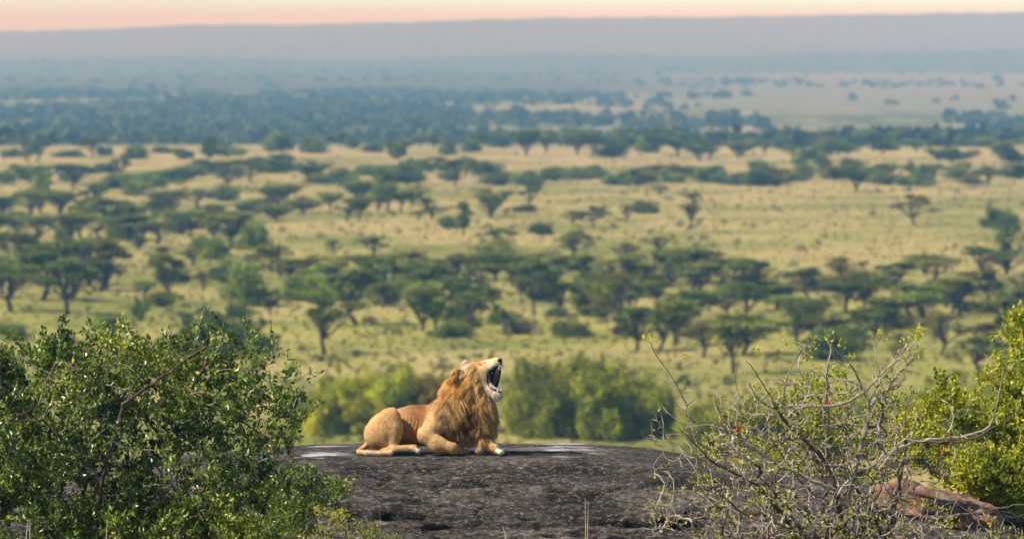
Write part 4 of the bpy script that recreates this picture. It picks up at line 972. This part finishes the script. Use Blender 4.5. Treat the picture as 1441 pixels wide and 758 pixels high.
def body_sdf(p, cut=True):
    X, Y, Z = p[..., 0], p[..., 1], p[..., 2]
    d = _ell(p, (-0.60, 0.10, 0.33), (0.28, 0.20, 0.225))                       # pelvis
    d = _smin(d, _ell(p, (-0.20, 0.08, 0.365), (0.46, 0.20, 0.275)), 0.08)       # barrel
    d = _smin(d, _ell(p, (0.16, 0.04, 0.385), (0.36, 0.22, 0.28)), 0.08)         # ribcage
    d = _smin(d, _ell(p, (0.42, -0.02, 0.42), (0.32, 0.235, 0.31)), 0.10)       # chest
    d = _smin(d, _cap(p, (0.32, 0.0, 0.56), (0.47, -0.02, 0.95), 0.26, 0.175), 0.08)
    d = _smin(d, _cap(p, (0.28, -0.02, 0.62), (0.33, -0.02, 0.87), 0.175, 0.145), 0.06)   # neck under the mane
    d = _smin(d, _cap(p, (0.60, -0.06, 0.40), (0.66, -0.05, 0.80), 0.20, 0.14), 0.08)
    d = _smin(d, _ell(p, (0.30, 0.02, 0.64), (0.15, 0.14, 0.11)), 0.04)         # withers
    d = _smax(d, -_ell(p, (-0.30, -0.30, 0.02), (0.22, 0.16, 0.09)), 0.04)
    # near hind leg: thigh, knee, shank, long foot
    th = _smin(_ell(p, (-0.70, -0.13, 0.265), (0.225, 0.15, 0.215)), _ell(p, (-0.59, -0.17, 0.395), (0.155, 0.12, 0.220)), 0.14)
    th = _smin(th, _ell(p, (-0.53, -0.19, 0.36), (0.10, 0.10, 0.26)), 0.05)
    th = _smin(th, _cap(p, (-0.50, -0.22, 0.36), (-0.53, -0.25, 0.10), 0.085, 0.055), 0.05)
    d = _smin(d, th, 0.035)
    d = _smax(d, -_ell(p, (-0.735, -0.34, 0.105), (0.095, 0.13, 0.048)), 0.03)
    hf = _cap(p, (-0.66, -0.26, 0.050), (-0.50, -0.28, 0.080), 0.040, 0.042)
    hf = _smin(hf, _cap(p, (-0.50, -0.28, 0.085), (-0.25, -0.31, 0.100), 0.040, 0.040), 0.03)
    for k in range(4):
        yy = -0.355 + 0.034 * k
        hf = _smin(hf, _cap(p, (-0.27, yy + .01, 0.100), (-0.185 - .012 * abs(k - 1.5), yy, 0.055), 0.028, 0.026), 0.010)
    d = _smin(d, hf, 0.035)
    # far hind foot just showing
    d = _smin(d, _cap(p, (-0.60, 0.22, 0.08), (-0.38, 0.24, 0.05), 0.06, 0.05), 0.03)
    # near foreleg: shoulder blade, upper arm, elbow, forearm laid across, folded wrist
    fl = _smin(_ell(p, (0.08, -0.19, 0.50), (0.165, 0.085, 0.24), _rotm((0.86, 0, -0.50))), _cap(p, (0.12, -0.19, 0.50), (-0.09, -0.25, 0.27), 0.12, 0.115), 0.07)
    fl = _smin(fl, _cap(p, (-0.09, -0.26, 0.255), (0.07, -0.32, 0.14), 0.110, 0.100), 0.05)
    fl = _smin(fl, _cap(p, (0.05, -0.32, 0.145), (0.235, -0.36, 0.100), 0.100, 0.072), 0.05)
    fl = _smin(fl, _ell(p, (0.265, -0.355, 0.095), (0.068, 0.066, 0.070)), 0.03)
    fl = _smin(fl, _cap(p, (0.26, -0.33, 0.07), (0.34, -0.19, 0.045), 0.055, 0.040), 0.03)
    fl = _smin(fl, _cap(p, (0.34, -0.19, 0.045), (0.45, -0.16, 0.038), 0.04, 0.032), 0.02)
    d = _smin(d, fl, 0.035)
    # far foreleg: forearm and spread paw
    rl = _cap(p, (0.62, -0.10, 0.30), (0.70, -0.19, 0.15), 0.115, 0.080)
    rl = _smin(rl, _cap(p, (0.635, -0.19, 0.22), (0.615, -0.235, 0.065), 0.072, 0.060), 0.03)
    rl = _smin(rl, _cap(p, (0.70, -0.20, 0.14), (0.81, -0.26, 0.085), 0.080, 0.066), 0.035)
    for k in range(4):
        yy = -0.335 + 0.040 * k
        rl = _smin(rl, _cap(p, (0.80, -0.27 + .015 * k, 0.075), (0.915 - .014 * abs(k - 1.7), yy, 0.038), 0.038, 0.033), 0.010)
    d = _smin(d, rl, 0.035)
    # tail laid round the haunch
    tp = [(-0.84, 0.06, 0.16), (-0.96, 0.0, 0.05), (-0.99, -0.16, 0.032), (-0.88, -0.28, 0.030), (-0.70, -0.33, 0.030), (-0.56, -0.34, 0.030)]
    for a, b_ in zip(tp[:-1], tp[1:]): d = _smin(d, _cap(p, a, b_, 0.034, 0.030), 0.02)
    # head
    h = _ell(p, (0.545, -0.04, 1.045), (0.185, 0.155, 0.165), UJ)
    h = _smin(h, _cap(p, (0.60, -0.07, 1.09), (0.80, -0.155, 1.190), 0.112, 0.072), 0.05)
    h = _smin(h, _ell(p, (0.835, -0.172, 1.208), (0.070, 0.086, 0.062), UJ), 0.03)
    h = _smin(h, _cap(p, (0.66, -0.10, 1.205), (0.855, -0.18, 1.255), 0.034, 0.030), 0.03)      # nose bridge
    h = _smin(h, _ell(p, (0.620, -0.135, 1.195), (0.050, 0.034, 0.036)), 0.02)   # near brow
    h = _smin(h, _ell(p, (0.628, 0.005, 1.200), (0.045, 0.030, 0.030)), 0.02)
    h = _smin(h, _ell(p, (0.655, -0.09, 0.99), (0.125, 0.115, 0.15)), 0.05)       # cheeks, jaw muscle
    h = _smin(h, _cap(p, (0.64, -0.09, 0.92), (0.83, -0.17, 0.825), 0.095, 0.066), 0.04)
    h = _smin(h, _ell(p, (0.848, -0.18, 0.800), (0.044, 0.054, 0.055)), 0.03)      # chin
    h = _smin(h, _cap(p, (0.855, -0.075, 1.13), (0.80, -0.065, 0.88), 0.052, 0.055), 0.03)   # far cheek and lip
    cav = _ell(p, MOUTH_C, MOUTH_R, MTILT)
    if cut: h = _smax(h, -cav, 0.010)
    ear = _ell(p, (0.335, -0.15, 1.075), (0.060, 0.050, 0.074), _rotm((0.9, 0.4, 0.2)))
    ear = _smax(ear, -_ell(p, (0.35, -0.195, 1.085), (0.038, 0.035, 0.052)), 0.01)
    ear2 = _ell(p, (0.43, 0.075, 1.155), (0.045, 0.035, 0.055))
    h = _smin(h, _smin(ear, ear2, .01), 0.02)
    d = _smin(d, h, 0.035)
    # folds of loose skin on the flank, creases of muscle
    wf = np.exp(-((X + 0.27) / 0.17) ** 2) * np.clip((-.10 - .42 * (Z - .35) * -1 * 0 - X + .25 * (Z - .3)) / .05, 0, 1) * np.clip((Y * -1 + 0.05) / 0.1, 0, 1) * np.clip((Z - 0.12) / 0.1, 0, 1)
    ph_ = (X + 0.25 * (Z - .35) + 0.03 * np.sin(Z * 13 + X * 5)) * 150
    d = d + wf * 0.0038 * np.sin(ph_ + 2.2 * np.sin(Z * 11 + X * 9) + 1.2 * np.sin(Z * 23))
    return d

def surface_nets(fn, lo, hi, h):
    lo = np.array(lo, float); n = np.ceil((np.array(hi) - lo) / h).astype(int) + 1
    ax = [(lo[k] + np.arange(n[k]) * h).astype(np.float32) for k in range(3)]
    D = np.empty(n, np.float32)
    for i in range(0, n[0], 24):
        g_ = np.stack(np.meshgrid(ax[0][i:i + 24], ax[1], ax[2], indexing='ij'), -1); D[i:i + 24] = fn(g_)
    s = D < 0
    cells = np.zeros(n - 1, np.int8)
    for a in (0, 1):
        for b_ in (0, 1):
            for c_ in (0, 1): cells += s[a:n[0] - 1 + a, b_:n[1] - 1 + b_, c_:n[2] - 1 + c_]
    act = (cells > 0) & (cells < 8); idx = np.full(act.shape, -1, np.int64); I = np.argwhere(act); idx[act] = np.arange(len(I))
    acc = np.zeros((len(I), 3)); cnt = np.zeros(len(I))
    cor = [(a, b_, c_) for a in (0, 1) for b_ in (0, 1) for c_ in (0, 1)]
    val = {c_: D[I[:, 0] + c_[0], I[:, 1] + c_[1], I[:, 2] + c_[2]] for c_ in cor}
    for c0 in cor:
        for k in range(3):
            if c0[k] == 0:
                c1 = list(c0); c1[k] = 1; c1 = tuple(c1); v0, v1 = val[c0], val[c1]; m_ = (v0 < 0) != (v1 < 0)
                t = v0 / (v0 - v1 + 1e-12); q_ = np.tile(np.array(c0, float), (len(I), 1)); q_[:, k] = t
                acc[m_] += q_[m_]; cnt[m_] += 1
    V = lo + (I + acc / np.maximum(cnt, 1)[:, None]) * h
    F = []
    for k in range(3):
        sl0 = [slice(1, n[j] - 1) for j in range(3)]; sl0[k] = slice(0, n[k] - 1); sl1 = list(sl0); sl1[k] = slice(1, n[k])
        A, B = s[tuple(sl0)], s[tuple(sl1)]; ch = A != B; E = np.argwhere(ch); off_ = np.array([1 if j != k else 0 for j in range(3)]); E = E + off_
        u, v = [(1, 2), (2, 0), (0, 1)][k]; eu = np.zeros(3, int); eu[u] = 1; ev = np.zeros(3, int); ev[v] = 1
        q4 = [idx[tuple((E - eu - ev).T)], idx[tuple((E - ev).T)], idx[tuple(E.T)], idx[tuple((E - eu).T)]]
        f = np.stack(q4, -1); fl_ = A[ch]
        f[~fl_] = f[~fl_][:, ::-1]; F.append(f)
    return V, np.concatenate(F)
LV, LF = surface_nets(body_sdf, (-1.10, -0.52, -0.03), (1.03, 0.42, 1.38), 0.0095)
LVf = LV.astype(np.float32)
def sdf_normal(p):
    e = 0.004; g_ = np.stack([body_sdf(p + np.array(v, np.float32) * e) - body_sdf(p - np.array(v, np.float32) * e) for v in ((1, 0, 0), (0, 1, 0), (0, 0, 1))], -1)
    return g_ / (np.linalg.norm(g_, axis=1, keepdims=True) + 1e-9)
LN = sdf_normal(LVf)

def coat(p, n=None):
    """coat colour by body region, with a little painted light and shade (linear RGB)"""
    X, Y, Z = p[:, 0], p[:, 1], p[:, 2]
    c = np.tile(np.array([0.43, 0.255, 0.112]), (len(p), 1))
    def blend(mask, col):
        m_ = np.clip(mask, 0, 1)[:, None]; c[:] = c * (1 - m_) + np.array(col) * m_
    # back and flank are darker and redder than the haunch
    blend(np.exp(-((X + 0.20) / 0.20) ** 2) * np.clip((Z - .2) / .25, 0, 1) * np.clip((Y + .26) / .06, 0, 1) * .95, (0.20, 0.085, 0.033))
    blend(np.clip(1.4 * fbm(np.stack([X * 34 + Z * 8, Y * 12, Z * 4], -1), 2), 0, 1) * np.exp(-((X + 0.26) / 0.2) ** 2) * (Y < .1), (0.13, 0.055, 0.022))
    blend(np.exp(-((X + 0.30) / 0.14) ** 2) * np.clip((.34 - Z) / .15, 0, 1) * (Y > -.24) * .9, (0.40, 0.18, 0.045))
    blend(np.clip((Z - .45) / .2, 0, 1) * np.clip((-.42 - X) / .1, 0, 1) * .35, (0.36, 0.19, 0.075))
    # shoulder paler: a sunlit highlight put into the coat colour
    blend(np.exp(-((X - 0.02) / 0.16) ** 2 - ((Z - .36) / .22) ** 2) * (Y < -.1) * .6, (0.50, 0.34, 0.17))
    # legs low parts and paws pale cream
    blend(np.clip((.13 - Z) / .06, 0, 1) * (X < -.12) * (X > -.60) * (Y < -.2), (0.55, 0.40, 0.24))
    blend(np.clip((X - -.27) / .03, 0, 1) * (X < -.15) * (Z < .12), (0.66, 0.58, 0.47))
    blend(np.clip((X - .80) / .05, 0, 1) * (Z < .14), (0.66, 0.56, 0.42))
    blend(np.exp(-((X - .60) / .07) ** 2 - ((Z - .09) / .08) ** 2) * (Y < -.15) * .7, (0.55, 0.43, 0.29))
    blend((Z < .06) * (X < -.45) * (Y < -.25) * 1.0, (0.50, 0.36, 0.20))                 # tail
    blend(np.exp(-((X + .74) / .09) ** 2 - ((Z - .11) / .045) ** 2) * .8, (0.12, 0.045, 0.02))  # hollow under the haunch: its shade is painted into the coat
    # head
    hd = (Z > .68) & (X > .45)
    blend(hd * np.clip((X - .50) / .1, 0, 1) * .8, (0.56, 0.36, 0.16))
    blend(hd * np.clip((X - .62) / .1, 0, 1) * .75, (0.63, 0.50, 0.33))
    blend(np.exp(-((X - .60) / .05) ** 2 - ((Z - 1.20) / .03) ** 2) * .8, (0.42, 0.16, 0.05))       # reddish brow
    blend(np.exp(-((X - .74) / .06) ** 2 - ((Z - 1.185) / .03) ** 2) * .6, (0.50, 0.24, 0.08))
    blend(hd * (X > .72) * np.clip((1.22 - Z) / .05, 0, 1) * (Z > 1.05) * .8, (0.72, 0.62, 0.48))
    blend(hd * (X > .66) * np.clip((.93 - Z) / .06, 0, 1), (0.54, 0.46, 0.36))                       # white chin
    # eye slit and dark inner eye corner
    blend(np.exp(-((X - .685) / .022) ** 2 - ((Z - 1.222) / .009) ** 2), (0.03, 0.02, 0.015))
    # ear lining
    blend(np.exp(-((X - .36) / .03) ** 2 - ((Z - 1.10) / .035) ** 2) * (Y < -.13) * .8, (0.20, 0.09, 0.04))
    # mouth: black lips round a dark red-grey lining
    cav = _ell(p.astype(np.float32), MOUTH_C, MOUTH_R, MTILT); inside = (cav < 0.010) & (X > .66)
    blend(inside * 1.0, (0.17, 0.075, 0.075))
    if n is not None:
        q_ = (p - np.array(MOUTH_C)) @ MTILT
        blend(inside * np.clip((q_[:, 2] - .02) / .05, 0, 1) * np.clip((q_[:, 0] + .12) / .05, 0, 1) * .9, (0.50, 0.30, 0.27))
    lip = (np.abs(cav - 0.004) < 0.016) & (X > .66) & (body_sdf(p.astype(np.float32), False) > -0.024)
    blend(lip * 1.0, (0.012, 0.010, 0.010))
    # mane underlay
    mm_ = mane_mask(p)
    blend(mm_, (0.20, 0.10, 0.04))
    v_ = fbm(p * np.array([22, 22, 22]), 3)[:, None] + .9 * fbm(p * np.array([6, 6, 6]), 2)[:, None]
    return np.clip(c * np.array([1.42, 1.38, 1.26]) * (1 + 0.35 * v_), 0, .85)
def mane_mask(p):
    X, Y, Z = p[:, 0], p[:, 1], p[:, 2]
    # behind a slanting line from the withers to the elbow, and not the face
    back = X - (0.075 - .02 * np.clip((Z - .66) / .1, 0, 1) + np.clip((0.74 - Z), -1, 1) * 0.10 - np.clip(.4 - Z, 0, 1) * -.9)
    a = np.clip(back / 0.05, 0, 1)
    face = np.clip((X - (0.60 - 0.30 * np.clip(Z - 1.0, 0, 1) + .35 * np.clip(1.0 - Z, 0, .3))) / 0.04, 0, 1) * (Z > .72)
    low = np.clip((0.17 - Z) / 0.03, 0, 1)
    leg = ((Y < -.25) & (Z < .36) & (X < .36)) | ((Z < .22) & (X > .55)) | ((Y < -.20) & (X < .22) & (Z < .40 )) 
    ear_ = np.exp(-((X - .345) / .05) ** 2 - ((Z - 1.11) / .06) ** 2) * (Y < -.09)
    return np.clip(a * (1 - face) * (1 - low) * (1 - leg * 1.0) * (1 - ear_) * (X > -.02), 0, 1)

def fur_material(name, rough=0.75, bump=True):
    m, nt, b, out = new_mat(name); at = N(nt, 'Attribute'); at.attribute_name = 'coat'
    c = at.outputs['Color']
    if bump:
        tc = N(nt, 'TexCoord'); n_ = noise(nt, mapped(nt, tc.outputs['Object'], (70, 70, 26)), 1.0, 4, 0.7)
        c = mixc(nt, 1.0, c, ramp(nt, n_, [(0.3, g3(0.72)), (0.7, g3(1.25))]), 'MULTIPLY')
        bp = N(nt, 'Bump'); bp.inputs['Strength'].default_value = 0.35; bp.inputs['Distance'].default_value = 0.01
        nt.links.new(n_, bp.inputs['Height']); nt.links.new(bp.outputs[0], b.inputs['Normal'])
    nt.links.new(c, b.inputs['Base Color']); b.inputs['Roughness'].default_value = rough; b.inputs['Specular IOR Level'].default_value = 0.12
    b.inputs['Sheen Weight'].default_value = 0.15
    return m
M_FUR = fur_material('lion_coat'); M_HAIR = fur_material('lion_hair', 0.6, False)
LION_O = P(610.3, 637.6, 78.0)
lion = empty('lion', LION_O)
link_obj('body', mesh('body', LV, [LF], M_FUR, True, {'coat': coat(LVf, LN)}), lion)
tag(lion, 'male lion lying on the rock, head thrown back, mouth wide open in a yawn', 'lion')

# strands of hair: tapered ribbons of four segments
def strands(pos, nrm, flow, length, width, rng, lift=0.5, curl=0.25, seg=5, sag=0.3, lock_r=0):
    n = len(pos); t = np.linspace(0, 1, seg)[None, :, None]
    fl = flow - nrm * (flow * nrm).sum(1, keepdims=True); fl /= (np.linalg.norm(fl, axis=1, keepdims=True) + 1e-9)
    d = fl + nrm * lift * rng.uniform(.3, 1.4, (n, 1)) + rng.normal(0, .16, (n, 3)); d /= np.linalg.norm(d, axis=1, keepdims=True)
    L = length[:, None, None]; side = np.cross(d, nrm); side /= (np.linalg.norm(side, axis=1, keepdims=True) + 1e-9)
    c_ = pos[:, None, :] + d[:, None, :] * L * t + np.array([0, 0, -1])[None, None, :] * L * sag * t ** 2 - nrm[:, None, :] * L * lift * .35 * t ** 2 \
        + side[:, None, :] * (rng.normal(0, curl, (n, 1, 1)) * L * t ** 2)
    if lock_r:
        ng = max(8, int(n / lock_r)); gi = rng.choice(n, ng, replace=False); own = np.empty(n, int)
        for q0 in range(0, n, 2000): own[q0:q0 + 2000] = np.argmin(((pos[q0:q0 + 2000, None, :] - pos[gi][None, :, :]) ** 2).sum(2), axis=1)
        g_ = gi[own]; guide = c_[g_]; k_ = .82 * t ** .8 * rng.uniform(.6, 1.05, (n, 1, 1)); c_ = c_ * (1 - k_) + (guide + rng.normal(0, .004, (n, 1, 3))) * k_; strands.own = own
    face_ = np.array([0, -1.0, 0.2]) * .5 + nrm; w = np.cross(d, face_); w /= (np.linalg.norm(w, axis=1, keepdims=True) + 1e-9)
    w = w[:, None, :] * width[:, None, None] * (1 - t ** 1.5 * .92) * .5
    V = np.stack([c_ - w, c_ + w], 2).reshape(-1, 3)
    b0 = (np.arange(n) * seg * 2)[:, None, None]; k = (np.arange(seg - 1) * 2)[None, :, None]
    F = (b0 + k + np.array([0, 1, 3, 2])[None, None, :]).reshape(-1, 4)
    return V, F
lrng = np.random.RandomState(4)
tri_c = LV[LF].mean(1); tri_area = np.linalg.norm(np.cross(LV[LF[:, 1]] - LV[LF[:, 0]], LV[LF[:, 2]] - LV[LF[:, 0]]), axis=1)
def sample(weight, n):
    w = tri_area * weight; i = lrng.choice(len(w), n, p=w / w.sum()); a = lrng.rand(n, 2)
    q_ = LV[LF[i]]; p = (q_[:, 0] * (1 - a[:, :1]) + q_[:, 1] * a[:, :1]) * (1 - a[:, 1:]) + (q_[:, 3] * (1 - a[:, :1]) + q_[:, 2] * a[:, :1]) * a[:, 1:]
    return p, sdf_normal(p.astype(np.float32)).astype(float)
mk = mane_mask(tri_c)
p, nn = sample(mk * (tri_c[:, 1] < .36), 34000)
X, Y, Z = p[:, 0], p[:, 1], p[:, 2]
# hair falls back from the face, then down the chest; over the neck it sweeps back and down
fx = np.where(Z > .85, -0.75, np.interp(X, [.1, .35, .6, .85], [-.45, -.15, .05, .25])); fz = np.where(Z > .85, -0.75, -1.0)
flow = np.stack([fx, np.full(len(p), -.05), fz], -1)
lock = fbm(p * 10, 2)[:, None] * np.array([[1.7, .8, .3]]) + fbm(p * 24 + 5, 2)[:, None] * np.array([[.8, .6, .2]])
flow = flow + lock
flow = flow + np.array([[-.5, 0, 0]]) * np.clip((.3 - X) / .2, 0, 1)[:, None] + np.array([[.5, 0, 0]]) * np.clip((X - .68) / .12, 0, 1)[:, None]
ln = 1.12 * np.interp(Z, [.15, .3, .6, .9, 1.2], [.08, .13, .17, .14, .07]) * lrng.uniform(.6, 1.25, len(p))
ln = ln * np.clip(.62 + (X - .08) * 2.6, .5, 1) * np.where((Z > .60) & (X < .36), 1.45, 1)
Vh, Fh = strands(p, nn, flow, ln, lrng.uniform(.004, .010, len(p)), lrng, .60, .28, 6, .30, 34)
def keep_hue(c, top=.72):
    """holds the hue of very light hairs: scales the colour down instead of clipping one channel"""
    return c * np.minimum(1, top / np.maximum(c.max(1, keepdims=True), 1e-6))
def mane_colour(p):
    X, Y, Z = p[:, 0], p[:, 1], p[:, 2]; c = np.tile(np.array([0.50, 0.27, 0.085]), (len(p), 1))
    def bl(m_, col): m_ = np.clip(m_, 0, 1)[:, None]; c[:] = c * (1 - m_) + np.array(col) * m_
    bl((Z - .80) / .15, (0.62, 0.30, 0.075))
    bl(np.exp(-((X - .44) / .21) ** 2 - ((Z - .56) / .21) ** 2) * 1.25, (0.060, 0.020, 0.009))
    bl(np.exp(-((X - .40) / .25) ** 2 - ((Z - .30) / .12) ** 2) * .75, (0.36, 0.24, 0.12))
    bl(np.exp(-((X - .70) / .12) ** 2 - ((Z - .40) / .25) ** 2) * .6, (0.42, 0.24, 0.09))
    bl(np.exp(-((X - .17) / .07) ** 2 - ((Z - .55) / .25) ** 2) * .7, (0.52, 0.36, 0.18))
    bl(np.exp(-((X - .58) / .09) ** 2 - ((Z - 1.0) / .16) ** 2) * .75, (0.68, 0.44, 0.18))
    bl(np.exp(-((X - .45) / .07) ** 2 - ((Z - 1.17) / .06) ** 2) * .8, (0.78, 0.60, 0.40))
    bl((Z - .62) / .2 * np.clip((.25 - X) / .1, 0, 1), (0.55, 0.24, 0.06))
    return c
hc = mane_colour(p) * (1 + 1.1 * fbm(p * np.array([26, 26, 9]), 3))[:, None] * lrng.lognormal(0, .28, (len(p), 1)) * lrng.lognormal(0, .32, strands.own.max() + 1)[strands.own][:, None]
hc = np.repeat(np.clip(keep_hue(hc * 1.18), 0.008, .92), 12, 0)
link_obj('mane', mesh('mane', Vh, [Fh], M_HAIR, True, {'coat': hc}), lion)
# short coat everywhere else, rougher at the outline
cavc = _ell(tri_c.astype(np.float32), MOUTH_C, MOUTH_R, MTILT)
p, nn = sample((1 - mk) * (cavc > .03), 26000)
X, Y, Z = p[:, 0], p[:, 1], p[:, 2]
flow = np.stack([np.full(len(p), -.8), np.zeros(len(p)), np.full(len(p), -.6)], -1)
Vh, Fh = strands(p, nn, flow, lrng.uniform(.014, .034, len(p)) * np.where(Z > .7, 1.0, 1.0), lrng.uniform(.003, .005, len(p)), lrng, .38, .1, 3, .0)
cc = coat(p, nn) * (1 + .55 * fbm(p * np.array([22, 22, 45]), 2))[:, None] * lrng.lognormal(0.02, .28, (len(p), 1))
link_obj('short_fur', mesh('short_fur', Vh, [Fh], M_HAIR, True, {'coat': np.repeat(np.clip(keep_hue(cc), .01, .9), 6, 0)}), lion)
# chin beard and bright tuft behind the brow
def hair_patch(name, centre, rad, n, flow_dir, L, col):
    w = np.exp(-((np.linalg.norm(tri_c - np.array(centre), axis=1) / rad) ** 2)) * (cavc > .02); w[w < .05] = 0
    p, nn = sample(w, n); V, F = strands(p, nn, np.tile(np.array(flow_dir, float), (n, 1)), lrng.uniform(.6, 1.3, n) * L, lrng.uniform(.004, .008, n), lrng, .6, .2, 4, .1)
    c_ = np.array(col) * lrng.lognormal(0, .2, (n, 1)); link_obj(name, mesh(name, V, [F], M_HAIR, True, {'coat': np.repeat(np.clip(keep_hue(c_, .85), 0, .92), 8, 0)}), lion)
hair_patch('beard', (.85, -.19, .78), .085, 1800, (.0, 0, -1), .06, (.58, .46, .31))
hair_patch('ear_tuft', (.44, .06, 1.165), .045, 500, (-.2, 0, 1), .055, (.86, .78, .68))
hair_patch('ear_fringe', (.36, -.15, 1.065), .05, 500, (.1, 0, -1), .05, (.72, .45, .20))
# nose leather
def solid(name, fn, lo, hi, mat, h=.005, parent=lion):
    V, F = surface_nets(fn, lo, hi, h); return link_obj(name, mesh(name, V, [F], mat, True), parent)
def plain(name, col, rough, spec=.4, coat_w=0):
    m, nt, b, out = new_mat(name); tc = N(nt, 'TexCoord'); n_ = noise(nt, tc.outputs['Object'], 40, 3)
    nt.links.new(mixc(nt, 1.0, col, ramp(nt, n_, [(0.3, g3(0.75)), (0.7, g3(1.2))]), 'MULTIPLY'), b.inputs['Base Color'])
    b.inputs['Roughness'].default_value = rough; b.inputs['Specular IOR Level'].default_value = spec; return m
M_NOSE = plain('nose_leather', (0.014, 0.012, 0.013), .45); M_TONGUE = plain('tongue', (0.42, 0.30, 0.33), .45); M_TOOTH = plain('teeth', (0.80, 0.74, 0.60), .3)
M_CLAW = plain('claw', (0.05, 0.04, 0.035), .4); M_PAD = plain('lip', (0.012, 0.011, 0.012), .4)
solid('nose', lambda p: _smin(_ell(p, (0.880, -0.200, 1.250), (0.038, 0.050, 0.030), UJ), _ell(p, (0.902, -0.207, 1.218), (0.018, 0.018, 0.03)), .012), (.80, -.30, 1.13), (.96, -.12, 1.30), M_NOSE)
solid('tongue', lambda p: _smin(_cap(p, (0.715, -0.13, 0.965), (0.775, -0.17, 0.885), .040, .038), _cap(p, (0.775, -0.17, 0.885), (0.845, -0.195, 0.862), .036, .024), .02), (.64, -.25, .80), (.92, -.06, 1.04), M_TONGUE)
s = Soup()
def tooth(a, b_, r): s.tube([a, tuple((np.array(a) + np.array(b_)) / 2 + np.array([.004, 0, 0])), b_], [r, r * .75, r * .12], 8)
tooth((.872, -.232, 1.195), (.866, -.238, 1.140), .011); tooth((.915, -.150, 1.195), (.910, -.155, 1.142), .011)
tooth((.850, -.228, .835), (.862, -.236, .895), .011); tooth((.888, -.160, .835), (.895, -.165, .890), .011)
for k in range(5): tooth((.895 + .004 * k, -.215 + .014 * k, 1.190), (.893 + .004 * k, -.217 + .014 * k, 1.174), .005)
for k in range(2): tooth((.80 - .03 * k, -.215 + .004 * k, 1.165 - .012 * k), (.80 - .03 * k, -.218 + .004 * k, 1.142 - .012 * k), .008)
for k in range(1): tooth((.80 - .028 * k, -.222 + .004 * k, .878 + .014 * k), (.803 - .028 * k, -.228 + .004 * k, .902 + .014 * k), .009)
s.build('teeth', M_TOOTH, lion, True)
s = Soup()
for k in range(4): tooth((.925 - .014 * abs(k - 1.7), -.337 + .040 * k, .030), (.940 - .014 * abs(k - 1.7), -.339 + .040 * k, .014), .008)
s.build('claws', M_CLAW, lion, True)
s = Soup()
for k in range(9):
    t0 = lrng.uniform(-.03, .03)
    s.tube([(.85, -.235, 1.175 + t0), (.90, -.27, 1.18 + t0 * 2), (.93, -.31, 1.16 + t0 * 3)], [.0015, .0012, .0006], 3)
s.build('whiskers', M_TOOTH, lion)
